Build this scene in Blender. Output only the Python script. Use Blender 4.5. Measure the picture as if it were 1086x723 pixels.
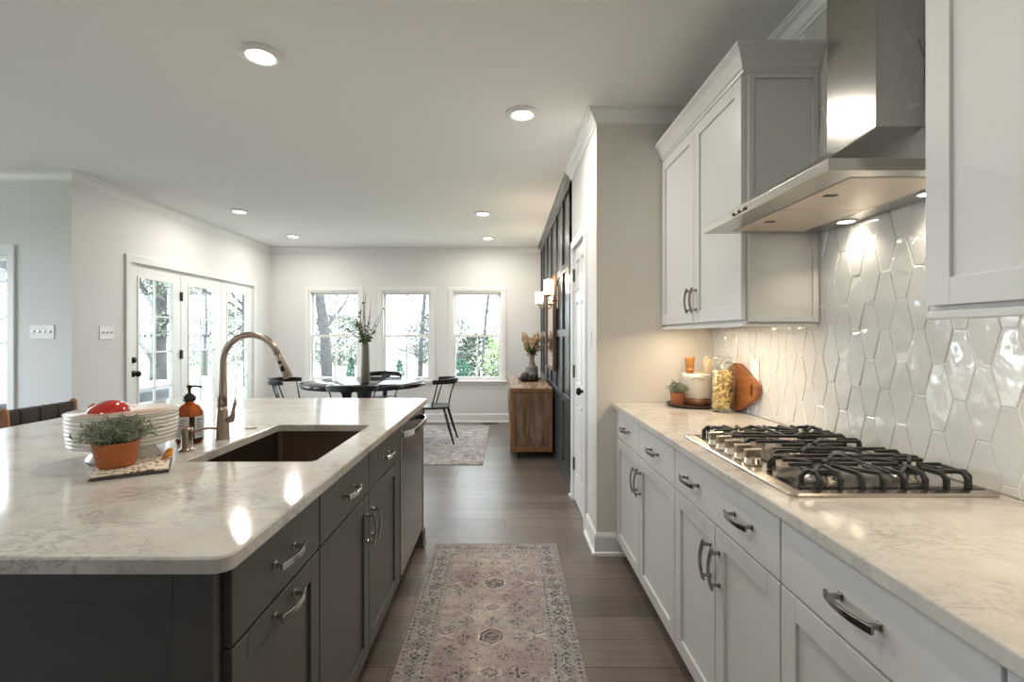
import bpy, bmesh, math, random
import numpy as np
from mathutils import Vector, Matrix, noise as mnoise

for _o in list(bpy.data.objects):
    bpy.data.objects.remove(_o)
scene = bpy.context.scene
COL = scene.collection
PI = math.pi
rnd = random.Random(7)

# ------------------------------------------------------------------ camera, sky, exposure
H = 1.334
CEIL = 2.715
cam_data = bpy.data.cameras.new('camera')
cam = bpy.data.objects.new('camera', cam_data)
COL.objects.link(cam)
cam.location = (0, 0, H)
cam.rotation_euler = (PI / 2, 0, 0)
cam_data.sensor_width = 36.0
cam_data.lens = 36.0 * 515 / 1086
cam_data.shift_x = 7 / 1086
cam_data.shift_y = -5 / 1086
cam_data.clip_start = 0.05
cam_data.clip_end = 300
scene.camera = cam

SKY = 4.6
world = bpy.data.worlds.new('overcast_sky')
scene.world = world
world.use_nodes = True
_bg = world.node_tree.nodes['Background']
_bg.inputs['Color'].default_value = (0.84, 0.925, 1.0, 1)
_bg.inputs['Strength'].default_value = SKY

DOWNLIGHT_W = 6.2
UNDERCAB_W = 1.5
HOODLAMP_W = 0.24
scene.view_settings.view_transform = 'Standard'
scene.view_settings.look = 'None'
scene.view_settings.gamma = 1
scene.view_settings.use_curve_mapping = False
scene.view_settings.exposure = 1.06


def portal(name, loc, rot, sx, sy):
    d = bpy.data.lights.new(name, 'AREA')
    d.shape = 'RECTANGLE'
    d.size = sx
    d.size_y = sy
    d.cycles.is_portal = True
    o = bpy.data.objects.new(name, d)
    o.location = loc
    o.rotation_euler = rot
    COL.objects.link(o)


# ------------------------------------------------------------------ materials
def lin(c):
    return c / 12.92 if c <= 0.04045 else ((c + 0.055) / 1.055) ** 2.4


def rgb(r, g, b):
    return (lin(r / 255), lin(g / 255), lin(b / 255), 1)


class NT:
    def __init__(self, name):
        self.m = bpy.data.materials.new(name)
        self.m.use_nodes = True
        self.t = self.m.node_tree
        self.p = self.t.nodes['Principled BSDF']
        self.out = self.t.nodes['Material Output']

    def n(self, typ, **kw):
        nd = self.t.nodes.new(typ)
        for k, v in kw.items():
            if k in nd.inputs.keys():
                nd.inputs[k].default_value = v
            else:
                setattr(nd, k, v)
        return nd

    def l(self, a, ao, b, bi):
        self.t.links.new(a.outputs[ao], b.inputs[bi])

    def obj_coords(self, scale=(1, 1, 1), rot=(0, 0, 0), src='Object'):
        tc = self.n('ShaderNodeTexCoord')
        mp = self.n('ShaderNodeMapping')
        mp.inputs['Scale'].default_value = scale
        mp.inputs['Rotation'].default_value = rot
        self.l(tc, src, mp, 'Vector')
        return mp

    def geo_coords(self, scale=(1, 1, 1), rot=(0, 0, 0)):
        g = self.n('ShaderNodeNewGeometry')
        mp = self.n('ShaderNodeMapping')
        mp.inputs['Scale'].default_value = scale
        mp.inputs['Rotation'].default_value = rot
        self.l(g, 'Position', mp, 'Vector')
        return mp

    def ramp(self, stops, interp='LINEAR'):
        r = self.n('ShaderNodeValToRGB')
        e = r.color_ramp.elements
        r.color_ramp.interpolation = interp
        while len(e) < len(stops):
            e.new(0.5)
        for i, (p, c) in enumerate(stops):
            e[i].position = p
            e[i].color = c
        return r


def mat(name, color, rough=0.5, metal=0.0, noise=0.0, nscale=8.0, bump=0.0, bscale=60.0, coat=0.0, spec=0.5,
        stretch=(1, 1, 1), emit=None, estr=0.0):
    k = NT(name)
    k.p.inputs['Base Color'].default_value = color
    k.p.inputs['Roughness'].default_value = rough
    k.p.inputs['Metallic'].default_value = metal
    k.p.inputs['Specular IOR Level'].default_value = spec
    k.p.inputs['Coat Weight'].default_value = coat
    k.p.inputs['Coat Roughness'].default_value = 0.06
    if noise:
        mp = k.obj_coords(stretch)
        nz = k.n('ShaderNodeTexNoise', Scale=nscale, Detail=5.0, Roughness=0.6)
        k.l(mp, 'Vector', nz, 'Vector')
        d = tuple(c * (1 - noise) for c in color[:3]) + (1,)
        u = tuple(min(1, c * (1 + noise)) for c in color[:3]) + (1,)
        r = k.ramp([(0.3, d), (0.7, u)])
        k.l(nz, 'Fac', r, 'Fac')
        k.l(r, 'Color', k.p, 'Base Color')
    if bump:
        mp2 = k.obj_coords(stretch)
        n2 = k.n('ShaderNodeTexNoise', Scale=bscale, Detail=4.0)
        k.l(mp2, 'Vector', n2, 'Vector')
        b = k.n('ShaderNodeBump', Strength=bump, Distance=0.004)
        k.l(n2, 'Fac', b, 'Height')
        k.l(b, 'Normal', k.p, 'Normal')
    if emit:
        k.p.inputs['Emission Color'].default_value = emit
        k.p.inputs['Emission Strength'].default_value = estr
    return k.m


def clear_glass(name, tint=(1, 1, 1, 1), gloss=1.0, rough=0.0, ior=1.45):
    k = NT(name)
    tr = k.n('ShaderNodeBsdfTransparent')
    tr.inputs['Color'].default_value = tint
    gl = k.n('ShaderNodeBsdfGlossy')
    gl.inputs['Roughness'].default_value = rough
    gl.inputs['Color'].default_value = (gloss, gloss, gloss, 1)
    lw = k.n('ShaderNodeLayerWeight')
    lw.inputs['Blend'].default_value = 0.5
    pw = k.n('ShaderNodeMath', operation='POWER')
    pw.inputs[1].default_value = 5.0
    k.l(lw, 'Facing', pw, 0)
    f0 = ((ior - 1) / (ior + 1)) ** 2
    fr = k.n('ShaderNodeMath', operation='MULTIPLY_ADD')
    fr.inputs[1].default_value = 1 - f0
    fr.inputs[2].default_value = f0
    k.l(pw, 'Value', fr, 0)
    mx = k.n('ShaderNodeMixShader')
    k.l(fr, 'Value', mx, 'Fac')
    k.t.links.new(tr.outputs[0], mx.inputs[1])
    k.t.links.new(gl.outputs[0], mx.inputs[2])
    k.t.links.new(mx.outputs[0], k.out.inputs['Surface'])
    return k.m


def quartz(name):
    k = NT(name)
    mp = k.geo_coords((1, 1, 1), (0, 0, 0.5))
    n1 = k.n('ShaderNodeTexNoise', Scale=7.0, Detail=9.0, Roughness=0.7, Distortion=0.9)
    k.l(mp, 'Vector', n1, 'Vector')
    base = k.ramp([(0.30, rgb(168, 161, 153)), (0.44, rgb(196, 190, 181)), (0.62, rgb(208, 203, 194)), (0.76, rgb(176, 169, 160))])
    k.l(n1, 'Fac', base, 'Fac')
    # fine veins: |noise - .5| close to zero
    mp2 = k.geo_coords((1.0, 2.2, 1), (0, 0, 0.35))
    n2 = k.n('ShaderNodeTexNoise', Scale=11.0, Detail=8.0, Roughness=0.62, Distortion=1.4)
    k.l(mp2, 'Vector', n2, 'Vector')
    sub = k.n('ShaderNodeMath', operation='SUBTRACT')
    sub.inputs[1].default_value = 0.5
    k.l(n2, 'Fac', sub, 0)
    ab = k.n('ShaderNodeMath', operation='ABSOLUTE')
    k.l(sub, 'Value', ab, 0)
    vr = k.ramp([(0.0, (1, 1, 1, 1)), (0.012, (0.55, 0.55, 0.55, 1)), (0.045, (0, 0, 0, 1))])
    k.l(ab, 'Value', vr, 'Fac')
    n3 = k.n('ShaderNodeTexNoise', Scale=4.0, Detail=3.0)
    k.l(mp, 'Vector', n3, 'Vector')
    msk = k.ramp([(0.44, (0, 0, 0, 1)), (0.66, (1, 1, 1, 1))])
    k.l(n3, 'Fac', msk, 'Fac')
    mu = k.n('ShaderNodeMath', operation='MULTIPLY')
    k.l(vr, 'Color', mu, 0)
    k.l(msk, 'Color', mu, 1)
    mu2 = k.n('ShaderNodeMath', operation='MULTIPLY')
    mu2.inputs[1].default_value = 0.62
    k.l(mu, 'Value', mu2, 0)
    mx = k.n('ShaderNodeMixRGB')
    mx.inputs['Color2'].default_value = rgb(128, 116, 106)
    k.l(mu2, 'Value', mx, 'Fac')
    k.l(base, 'Color', mx, 'Color1')
    k.l(mx, 'Color', k.p, 'Base Color')
    k.p.inputs['Roughness'].default_value = 0.11
    k.p.inputs['Specular IOR Level'].default_value = 0.6
    return k.m


def plank_floor(name):
    k = NT(name)
    mp = k.geo_coords((1, 1, 1))
    br = k.n('ShaderNodeTexBrick', offset=0.37, squash=1.0)
    br.inputs['Scale'].default_value = 1.0
    br.inputs['Brick Width'].default_value = 1.25
    br.inputs['Row Height'].default_value = 0.178
    br.inputs['Mortar Size'].default_value = 0.0022
    br.inputs['Mortar Smooth'].default_value = 0.3
    br.inputs['Bias'].default_value = 0.0
    br.inputs['Color1'].default_value = rgb(117, 106, 98)
    br.inputs['Color2'].default_value = rgb(93, 83, 76)
    br.inputs['Mortar'].default_value = rgb(52, 44, 38)
    k.l(mp, 'Vector', br, 'Vector')
    mp2 = k.geo_coords((1.2, 22, 1))
    nz = k.n('ShaderNodeTexNoise', Scale=2.2, Detail=8.0, Roughness=0.65, Distortion=0.6)
    k.l(mp2, 'Vector', nz, 'Vector')
    rp = k.ramp([(0.28, (0.62, 0.60, 0.58, 1)), (0.5, (1, 1, 1, 1)), (0.72, (1.28, 1.26, 1.24, 1))])
    k.l(nz, 'Fac', rp, 'Fac')
    mx = k.n('ShaderNodeMixRGB', blend_type='MULTIPLY')
    mx.inputs['Fac'].default_value = 0.8
    k.l(br, 'Color', mx, 'Color1')
    k.l(rp, 'Color', mx, 'Color2')
    k.l(mx, 'Color', k.p, 'Base Color')
    k.p.inputs['Roughness'].default_value = 0.33
    b = k.n('ShaderNodeBump', Strength=0.25, Distance=0.002)
    k.l(nz, 'Fac', b, 'Height')
    k.l(b, 'Normal', k.p, 'Normal')
    return k.m


def wood(name, c0, c1, c2, axis_scale=(30, 30, 2), rough=0.5, scale=1.5, planks=None):
    k = NT(name)
    mp = k.obj_coords(axis_scale)
    nz = k.n('ShaderNodeTexNoise', Scale=scale, Detail=7.0, Roughness=0.62, Distortion=1.1)
    k.l(mp, 'Vector', nz, 'Vector')
    r = k.ramp([(0.28, c0), (0.5, c1), (0.74, c2)])
    k.l(nz, 'Fac', r, 'Fac')
    k.l(r, 'Color', k.p, 'Base Color')
    k.p.inputs['Roughness'].default_value = rough
    b = k.n('ShaderNodeBump', Strength=0.2, Distance=0.002)
    k.l(nz, 'Fac', b, 'Height')
    k.l(b, 'Normal', k.p, 'Normal')
    return k.m


def brushed(name, color, rough=0.28, stretch=(2, 2, 160)):
    k = NT(name)
    k.p.inputs['Metallic'].default_value = 1.0
    mp = k.obj_coords(stretch)
    nz = k.n('ShaderNodeTexNoise', Scale=3.0, Detail=4.0)
    k.l(mp, 'Vector', nz, 'Vector')
    r = k.ramp([(0.3, tuple(c * 0.93 for c in color[:3]) + (1,)), (0.7, color)])
    k.l(nz, 'Fac', r, 'Fac')
    k.l(r, 'Color', k.p, 'Base Color')
    mr = k.n('ShaderNodeMapRange')
    mr.inputs['To Min'].default_value = rough * 0.8
    mr.inputs['To Max'].default_value = rough * 1.25
    k.l(nz, 'Fac', mr, 'Value')
    k.l(mr, 'Result', k.p, 'Roughness')
    return k.m


M = {}
M['wall'] = mat('wall_paint', rgb(226, 227, 226), 0.62, bump=0.03, bscale=220)
M['wall_warm'] = mat('wall_paint_warm', rgb(224, 219, 210), 0.62, bump=0.03, bscale=220)
M['ceiling'] = mat('ceiling_paint', rgb(242, 242, 241), 0.85)
M['trim'] = mat('white_trim_paint', rgb(236, 237, 236), 0.32)
M['cab_white'] = mat('white_cabinet_paint', rgb(214, 213, 210), 0.36)
M['cab_grey'] = mat('charcoal_cabinet_paint', rgb(84, 81, 78), 0.38)
M['black_gap'] = mat('dark_recess', rgb(26, 25, 25), 0.6)
M['accent'] = mat('charcoal_panel_paint', rgb(72, 75, 79), 0.28)
M['quartz'] = quartz('quartz_stone')
M['floor'] = plank_floor('vinyl_plank_floor')
M['steel'] = mat('brushed_steel', rgb(184, 179, 172), 0.27, 1.0)
M['steel_v'] = brushed('brushed_steel_upright', rgb(176, 174, 170), 0.15, (60, 60, 1))
M['steel_dark'] = mat('sink_steel', rgb(150, 138, 124), 0.27, 1.0)
M['dw_steel'] = brushed('dishwasher_steel', rgb(172, 173, 175), 0.2, (60, 60, 1))
M['steel_plain'] = mat('satin_steel', rgb(188, 180, 170), 0.24, 1.0)
M['knob_steel'] = mat('bright_knob_steel', rgb(226, 214, 198), 0.22, 1.0)
M['filter_steel'] = mat('matte_filter_steel', rgb(214, 203, 190), 0.48, 0.85)
M['nickel'] = mat('brushed_nickel', rgb(178, 164, 150), 0.3, 1.0)
M['chrome'] = mat('polished_chrome', rgb(200, 198, 195), 0.13, 1.0)
M['pewter'] = mat('dark_pewter', rgb(158, 153, 148), 0.17, 1.0)
M['iron'] = mat('cast_iron', rgb(40, 39, 38), 0.48, 0.0, bump=0.25, bscale=300)
M['enamel'] = mat('black_enamel', rgb(26, 25, 25), 0.18)
M['bronze'] = mat('dark_bronze', rgb(38, 33, 30), 0.35, 0.6)
M['glass'] = clear_glass('window_glass', (0.97, 0.99, 0.98, 1), 0.9)
M['jar_glass'] = clear_glass('jar_glass', (0.95, 0.97, 0.96, 1), 1.0, 0.01, 1.5)
M['amber'] = clear_glass('amber_glass', (0.44, 0.18, 0.03, 1), 1.0, 0.02, 1.5)
M['amber_liquid'] = mat('amber_soap', rgb(104, 52, 14), 0.25)
M['shade_glass'] = clear_glass('sconce_glass', (0.97, 0.96, 0.93, 1), 1.0, 0.05, 1.6)
_k = NT('seeded_sconce_glass')
_tr = _k.n('ShaderNodeBsdfTransparent')
_tl = _k.n('ShaderNodeBsdfTranslucent')
_mx = _k.n('ShaderNodeMixShader')
_mx.inputs[0].default_value = 0.4
_k.t.links.new(_tr.outputs[0], _mx.inputs[1])
_k.t.links.new(_tl.outputs[0], _mx.inputs[2])
_k.t.links.new(_mx.outputs[0], _k.out.inputs['Surface'])
M['shade_glass'] = _k.m
M['mirror'] = mat('mirror_silver', rgb(235, 238, 238), 0.02, 1.0)
M['terracotta'] = mat('terracotta', rgb(190, 112, 62), 0.7, noise=0.12, nscale=14, bump=0.1, bscale=90)
M['terracotta_dk'] = mat('terracotta_dark', rgb(176, 106, 74), 0.7, noise=0.12, nscale=14)
M['soil'] = mat('potting_soil', rgb(52, 40, 32), 0.9, noise=0.3, nscale=60)
M['leaf'] = mat('herb_leaf', rgb(134, 142, 118), 0.6, noise=0.35, nscale=30)
M['leaf2'] = mat('sage_leaf', rgb(138, 142, 122), 0.6, noise=0.3, nscale=40)
M['leaf3'] = mat('branch_leaf', rgb(92, 112, 60), 0.5, noise=0.35, nscale=20)
M['twig'] = mat('twig_bark', rgb(82, 74, 60), 0.8)
M['dried'] = mat('dried_flower', rgb(186, 160, 126), 0.8, noise=0.25, nscale=30)
M['ceramic'] = mat('white_ceramic', rgb(232, 228, 220), 0.22, bump=0.02, bscale=20)
M['bowl_in'] = mat('bowl_inside_glaze', rgb(214, 186, 166), 0.3)
M['pomegranate'] = mat('red_fruit_skin', rgb(176, 34, 22), 0.14, noise=0.35, nscale=9, coat=0.6)
M['calyx'] = mat('fruit_calyx', rgb(176, 96, 52), 0.6)
M['stone_crock'] = mat('cream_stoneware', rgb(226, 219, 205), 0.25, noise=0.03, nscale=30)
M['stone_brown'] = mat('brown_stoneware', rgb(112, 72, 48), 0.35)
M['olive_wood'] = wood('light_brown_wood', rgb(140, 84, 36), rgb(190, 128, 66), rgb(206, 146, 84), (25, 25, 2), 0.45)
M['pale_wood'] = wood('pale_spoon_wood', rgb(206, 178, 140), rgb(222, 198, 164), rgb(232, 212, 182), (25, 25, 2), 0.6)
M['board_wood'] = wood('cutting_board_wood', rgb(112, 62, 28), rgb(146, 88, 46), rgb(168, 108, 62), (6, 3, 26), 0.4, 1.2)
M['post_wood'] = wood('stool_wood', rgb(110, 66, 40), rgb(150, 98, 62), rgb(170, 118, 80), (30, 30, 3), 0.4)
M['frame_wood'] = wood('sideboard_frame_wood', rgb(104, 68, 40), rgb(138, 96, 62), rgb(160, 118, 82), (20, 20, 3), 0.5)
M['mirror_wood'] = wood('mirror_frame_wood', rgb(74, 50, 32), rgb(100, 70, 46), rgb(118, 86, 60), (20, 20, 3), 0.5)
M['top_wood'] = wood('sideboard_top_wood', rgb(128, 104, 84), rgb(164, 138, 114), rgb(186, 164, 142), (20, 2, 20), 0.22)
M['rail_wood'] = wood('deck_lumber', rgb(196, 176, 138), rgb(214, 196, 160), rgb(226, 210, 178), (8, 8, 8), 0.7)
M['dark_tray'] = mat('dark_tray', rgb(52, 42, 38), 0.35)
M['leather'] = mat('dark_brown_leather', rgb(66, 56, 52), 0.5, noise=0.25, nscale=40, bump=0.15, bscale=150)
M['black_wood'] = mat('black_chair_paint', rgb(24, 24, 26), 0.28)
M['table_top'] = mat('table_top_black', rgb(30, 30, 32), 0.12)
M['pasta'] = mat('dry_pasta', rgb(232, 198, 128), 0.5, noise=0.15, nscale=30)
M['label'] = mat('pale_paper_label', rgb(206, 204, 204), 0.6)
M['ink'] = mat('grey_label_print', rgb(120, 118, 126), 0.6)
M['plastic_white'] = mat('white_plastic', rgb(238, 238, 236), 0.3)
M['plastic_dark'] = mat('black_plastic', rgb(22, 21, 21), 0.35)
M['toggle'] = mat('switch_toggle', rgb(212, 212, 210), 0.3)
M['lens'] = mat('downlight_lens', rgb(255, 250, 242), 0.4, emit=(1, 0.93, 0.84, 1), estr=9)
M['bulb'] = mat('glowing_bulb', rgb(255, 240, 214), 0.4, emit=(1, 0.86, 0.66, 1), estr=14)
M['strip'] = mat('cabinet_light_lens', rgb(255, 240, 214), 0.4, emit=(1, 0.85, 0.62, 1), estr=6)
M['spot_lens'] = mat('hood_lamp_lens', rgb(255, 246, 230), 0.4, emit=(1, 0.9, 0.74, 1), estr=12)
M['brass'] = mat('brass', rgb(190, 160, 104), 0.28, 1.0)
M['sconce_metal'] = mat('aged_brass', rgb(140, 116, 84), 0.35, 1.0)
M['vase'] = mat('grey_stone_vase', rgb(126, 122, 112), 0.5, noise=0.15, nscale=20)
M['vase_tall'] = mat('olive_glazed_vase', rgb(112, 106, 90), 0.3, noise=0.15, nscale=18)
M['orb'] = mat('dark_decorative_orb', rgb(70, 68, 60), 0.5, noise=0.4, nscale=30, bump=0.6, bscale=50)
M['mustard'] = mat('mustard_cloth', rgb(196, 128, 36), 0.8, noise=0.2, nscale=20)
M['lawn'] = mat('lawn', rgb(160, 164, 146), 0.95, noise=0.2, nscale=1.2)
M['deck'] = mat('deck_boards', rgb(150, 146, 140), 0.8, noise=0.1, nscale=6)
M['bark'] = mat('tree_bark', rgb(72, 70, 72), 0.95, noise=0.3, nscale=9, bump=0.5, bscale=14)
M['evergreen'] = mat('evergreen_needles', rgb(66, 96, 84), 0.9, noise=0.4, nscale=5)
M['shrub'] = mat('shrub_leaves', rgb(136, 152, 112), 0.9, noise=0.35, nscale=6)
M['dark_shrub'] = mat('dark_shrub_leaves', rgb(58, 70, 56), 0.9, noise=0.4, nscale=6)
M['wicker'] = mat('grey_wicker', rgb(112, 114, 122), 0.7, noise=0.4, nscale=90)
M['cushion'] = mat('white_cushion', rgb(226, 228, 230), 0.9)
M['pavement'] = mat('pale_pavement', rgb(170, 168, 164), 0.9)
M['hedge_far'] = mat('far_hedge_leaves', rgb(112, 116, 108), 0.9, noise=0.35, nscale=3)
M['tree_leaf'] = mat('pale_tree_leaves', rgb(112, 122, 110), 0.9, noise=0.4, nscale=4)
M['tile'] = None


def tile_mat():
    k = NT('glazed_tile')
    k.p.inputs['Base Color'].default_value = rgb(212, 211, 208)
    k.p.inputs['Roughness'].default_value = 0.05
    k.p.inputs['Specular IOR Level'].default_value = 1.0
    mp = k.geo_coords((1, 1, 1))
    nz = k.n('ShaderNodeTexNoise', Scale=15.0, Detail=1.5)
    k.l(mp, 'Vector', nz, 'Vector')
    b = k.n('ShaderNodeBump', Strength=0.5, Distance=0.006)
    k.l(nz, 'Fac', b, 'Height')
    k.l(b, 'Normal', k.p, 'Normal')
    return k.m


M['tile'] = tile_mat()
M['grout'] = mat('tile_grout', rgb(232, 230, 226), 0.8)


def napkin_mat():
    k = NT('patterned_napkin')
    mp = k.obj_coords((1, 1, 1))
    v = k.n('ShaderNodeTexVoronoi', Scale=70.0)
    k.l(mp, 'Vector', v, 'Vector')
    r = k.ramp([(0.30, rgb(120, 82, 50)), (0.42, rgb(222, 206, 184)), (1.0, rgb(232, 220, 202))])
    k.l(v, 'Distance', r, 'Fac')
    k.l(r, 'Color', k.p, 'Base Color')
    k.p.inputs['Roughness'].default_value = 0.9
    return k.m


M['napkin'] = napkin_mat()
M['napkin_edge'] = mat('grey_napkin_backing', rgb(104, 98, 96), 0.9)


def weathered():
    k = NT('weathered_planks')
    mp = k.obj_coords((13, 13, 1.6))
    nz = k.n('ShaderNodeTexNoise', Scale=1.3, Detail=8.0, Roughness=0.7, Distortion=1.4)
    k.l(mp, 'Vector', nz, 'Vector')
    r = k.ramp([(0.26, rgb(66, 46, 32)), (0.44, rgb(116, 88, 64)), (0.58, rgb(142, 120, 100)), (0.75, rgb(172, 158, 142))])
    k.l(nz, 'Fac', r, 'Fac')
    k.l(r, 'Color', k.p, 'Base Color')
    k.p.inputs['Roughness'].default_value = 0.6
    return k.m


M['weathered'] = weathered()


def rug_grey():
    k = NT('faded_grey_rug')
    mp = k.obj_coords((30, 3.0, 1))
    nz = k.n('ShaderNodeTexNoise', Scale=1.6, Detail=8.0, Roughness=0.72, Distortion=0.6)
    k.l(mp, 'Vector', nz, 'Vector')
    mp2 = k.obj_coords((1, 1, 1))
    n2 = k.n('ShaderNodeTexNoise', Scale=9.0, Detail=4.0, Distortion=1.2)
    k.l(mp2, 'Vector', n2, 'Vector')
    ad = k.n('ShaderNodeMath', operation='ADD')
    k.l(nz, 'Fac', ad, 0)
    k.l(n2, 'Fac', ad, 1)
    hf = k.n('ShaderNodeMath', operation='MULTIPLY')
    hf.inputs[1].default_value = 0.5
    k.l(ad, 'Value', hf, 0)
    r = k.ramp([(0.36, rgb(112, 106, 106)), (0.5, rgb(160, 154, 152)), (0.62, rgb(192, 188, 185))])
    k.l(hf, 'Value', r, 'Fac')
    k.l(r, 'Color', k.p, 'Base Color')
    k.p.inputs['Roughness'].default_value = 0.95
    return k.m


M['rug_grey'] = rug_grey()


# ------------------------------------------------------------------ mesh helpers
class MB:
    def __init__(self):
        self.v, self.f, self.s = [], [], []

    def add(self, verts, faces, smooth=False):
        b = len(self.v)
        self.v += [tuple(p) for p in verts]
        self.f += [tuple(i + b for i in q) for q in faces]
        self.s += [smooth] * len(faces)
        return self

    def box(self, x0, x1, y0, y1, z0, z1):
        x0, x1 = min(x0, x1), max(x0, x1)
        y0, y1 = min(y0, y1), max(y0, y1)
        z0, z1 = min(z0, z1), max(z0, z1)
        v = [(x0, y0, z0), (x1, y0, z0), (x1, y1, z0), (x0, y1, z0), (x0, y0, z1), (x1, y0, z1), (x1, y1, z1), (x0, y1, z1)]
        f = [(0, 3, 2, 1), (4, 5, 6, 7), (0, 1, 5, 4), (1, 2, 6, 5), (2, 3, 7, 6), (3, 0, 4, 7)]
        return self.add(v, f)

    def tube(self, pts, rad, seg=10, smooth=True, flat=None):
        pts = [Vector(p) for p in pts]
        n = len(pts)
        if not hasattr(rad, '__len__'):
            rad = [rad] * n
        t0 = (pts[1] - pts[0]).normalized()
        ref = Vector((0, 0, 1)) if abs(t0.z) < 0.9 else Vector((1, 0, 0))
        u = t0.cross(ref).normalized()
        vs, fs = [], []
        for i, p in enumerate(pts):
            t = (pts[min(i + 1, n - 1)] - pts[max(i - 1, 0)]).normalized()
            u = (u - t * u.dot(t)).normalized()
            w = t.cross(u)
            for j in range(seg):
                a = 2 * PI * (j + (0.5 if seg == 4 else 0)) / seg
                vs.append(p + (u * math.cos(a) + w * math.sin(a)) * rad[i])
        for i in range(n - 1):
            for j in range(seg):
                k = (j + 1) % seg
                fs.append((i * seg + j, i * seg + k, (i + 1) * seg + k, (i + 1) * seg + j))
        fs.append(tuple(range(seg))[::-1])
        fs.append(tuple((n - 1) * seg + j for j in range(seg)))
        return self.add(vs, fs, smooth and seg > 4)

    def bar(self, pts, w, h, side):
        """rectangular sweep: w along `side`, h along side x tangent"""
        pts = [Vector(p) for p in pts]
        side = Vector(side).normalized()
        n = len(pts)
        vs, fs = [], []
        for i, p in enumerate(pts):
            t = (pts[min(i + 1, n - 1)] - pts[max(i - 1, 0)]).normalized()
            u = side
            w_ = t.cross(u).normalized()
            ww = w[i] if hasattr(w, '__len__') else w
            hh = h[i] if hasattr(h, '__len__') else h
            for a, b in ((-1, -1), (1, -1), (1, 1), (-1, 1)):
                vs.append(p + u * (a * ww / 2) + w_ * (b * hh / 2))
        for i in range(n - 1):
            for j in range(4):
                k = (j + 1) % 4
                fs.append((i * 4 + j, i * 4 + k, (i + 1) * 4 + k, (i + 1) * 4 + j))
        fs.append((3, 2, 1, 0))
        fs.append(tuple((n - 1) * 4 + j for j in range(4)))
        return self.add(vs, fs)

    def lathe(self, prof, c=(0, 0, 0), seg=32, axis='z', smooth=True):
        vs, fs = [], []
        n = len(prof)
        for (r, h) in prof:
            for j in range(seg):
                a = 2 * PI * j / seg
                x, y = r * math.cos(a), r * math.sin(a)
                if axis == 'z':
                    p = (c[0] + x, c[1] + y, c[2] + h)
                elif axis == 'x':
                    p = (c[0] + h, c[1] + x, c[2] + y)
                else:
                    p = (c[0] + y, c[1] + h, c[2] + x)
                vs.append(p)
        for i in range(n - 1):
            for j in range(seg):
                k = (j + 1) % seg
                fs.append((i * seg + j, i * seg + k, (i + 1) * seg + k, (i + 1) * seg + j))
        if prof[0][0] > 1e-5:
            fs.append(tuple(range(seg))[::-1])
        if prof[-1][0] > 1e-5:
            fs.append(tuple((n - 1) * seg + j for j in range(seg)))
        return self.add(vs, fs, smooth)

    def ball(self, c, r, seg=20, rings=12, sx=1, sy=1, sz=1, fn=None):
        vs, fs = [], []
        for i in range(rings + 1):
            th = PI * i / rings
            for j in range(seg):
                a = 2 * PI * j / seg
                d = Vector((math.sin(th) * math.cos(a), math.sin(th) * math.sin(a), math.cos(th)))
                k = fn(d, a, th) if fn else 1
                vs.append((c[0] + d.x * r * sx * k, c[1] + d.y * r * sy * k, c[2] + d.z * r * sz * k))
        for i in range(rings):
            for j in range(seg):
                k = (j + 1) % seg
                fs.append((i * seg + j, (i + 1) * seg + j, (i + 1) * seg + k, i * seg + k))
        return self.add(vs, fs, True)

    def prism(self, outline, axis, a0, a1):
        """outline of 2-D points extruded along axis"""
        n = len(outline)

        def P(p, a):
            return {'x': (a, p[0], p[1]), 'y': (p[0], a, p[1]), 'z': (p[0], p[1], a)}[axis]
        vs = [P(p, a0) for p in outline] + [P(p, a1) for p in outline]
        fs = [tuple(range(n))[::-1], tuple(range(n, 2 * n))]
        for i in range(n):
            k = (i + 1) % n
            fs.append((i, k, n + k, n + i))
        return self.add(vs, fs)

    def sweep(self, prof, path):
        """profile (out, z) along an xy path; 'out' is to the left of travel; mitred corners"""
        n = len(path)
        P = [Vector((p[0], p[1])) for p in path]
        vs, fs = [], []
        m = len(prof)
        for i in range(n):
            ds = []
            if i > 0:
                ds.append((P[i] - P[i - 1]).normalized())
            if i < n - 1:
                ds.append((P[i + 1] - P[i]).normalized())
            ns = [Vector((-d.y, d.x)) for d in ds]
            if len(ns) == 2:
                b = (ns[0] + ns[1]).normalized()
                b = b / max(0.2, b.dot(ns[0]))
            else:
                b = ns[0]
            for (o, z) in prof:
                q = P[i] + b * o
                vs.append((q.x, q.y, z))
        for i in range(n - 1):
            for j in range(m):
                k = (j + 1) % m
                fs.append((i * m + j, i * m + k, (i + 1) * m + k, (i + 1) * m + j))
        fs.append(tuple(range(m)))
        fs.append(tuple((n - 1) * m + j for j in range(m))[::-1])
        return self.add(vs, fs)

    def xform(self, mtx):
        self.v = [tuple(mtx @ Vector(p)) for p in self.v]
        return self

    def build(self, name, material, parent=None, bevel=0.0, seg=2, local=False, subsurf=0):
        me = bpy.data.meshes.new(name)
        off = Vector((0, 0, 0))
        o = bpy.data.objects.new(name, me)
        if parent is None:
            a = np.array(self.v)
            off = Vector(((a[:, 0].min() + a[:, 0].max()) / 2, (a[:, 1].min() + a[:, 1].max()) / 2, a[:, 2].min()))
            o.location = off
        elif not local:
            p = parent
            while p:
                off = off + Vector(p.location)
                p = p.parent
        vs = [(x - off.x, y - off.y, z - off.z) for (x, y, z) in self.v]
        me.from_pydata(vs, [], self.f)
        me.polygons.foreach_set('use_smooth', self.s)
        bm = bmesh.new()
        bm.from_mesh(me)
        bmesh.ops.recalc_face_normals(bm, faces=bm.faces)
        bm.to_mesh(me)
        bm.free()
        me.materials.append(M[material] if isinstance(material, str) else material)
        COL.objects.link(o)
        if parent is not None:
            o.parent = parent
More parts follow.
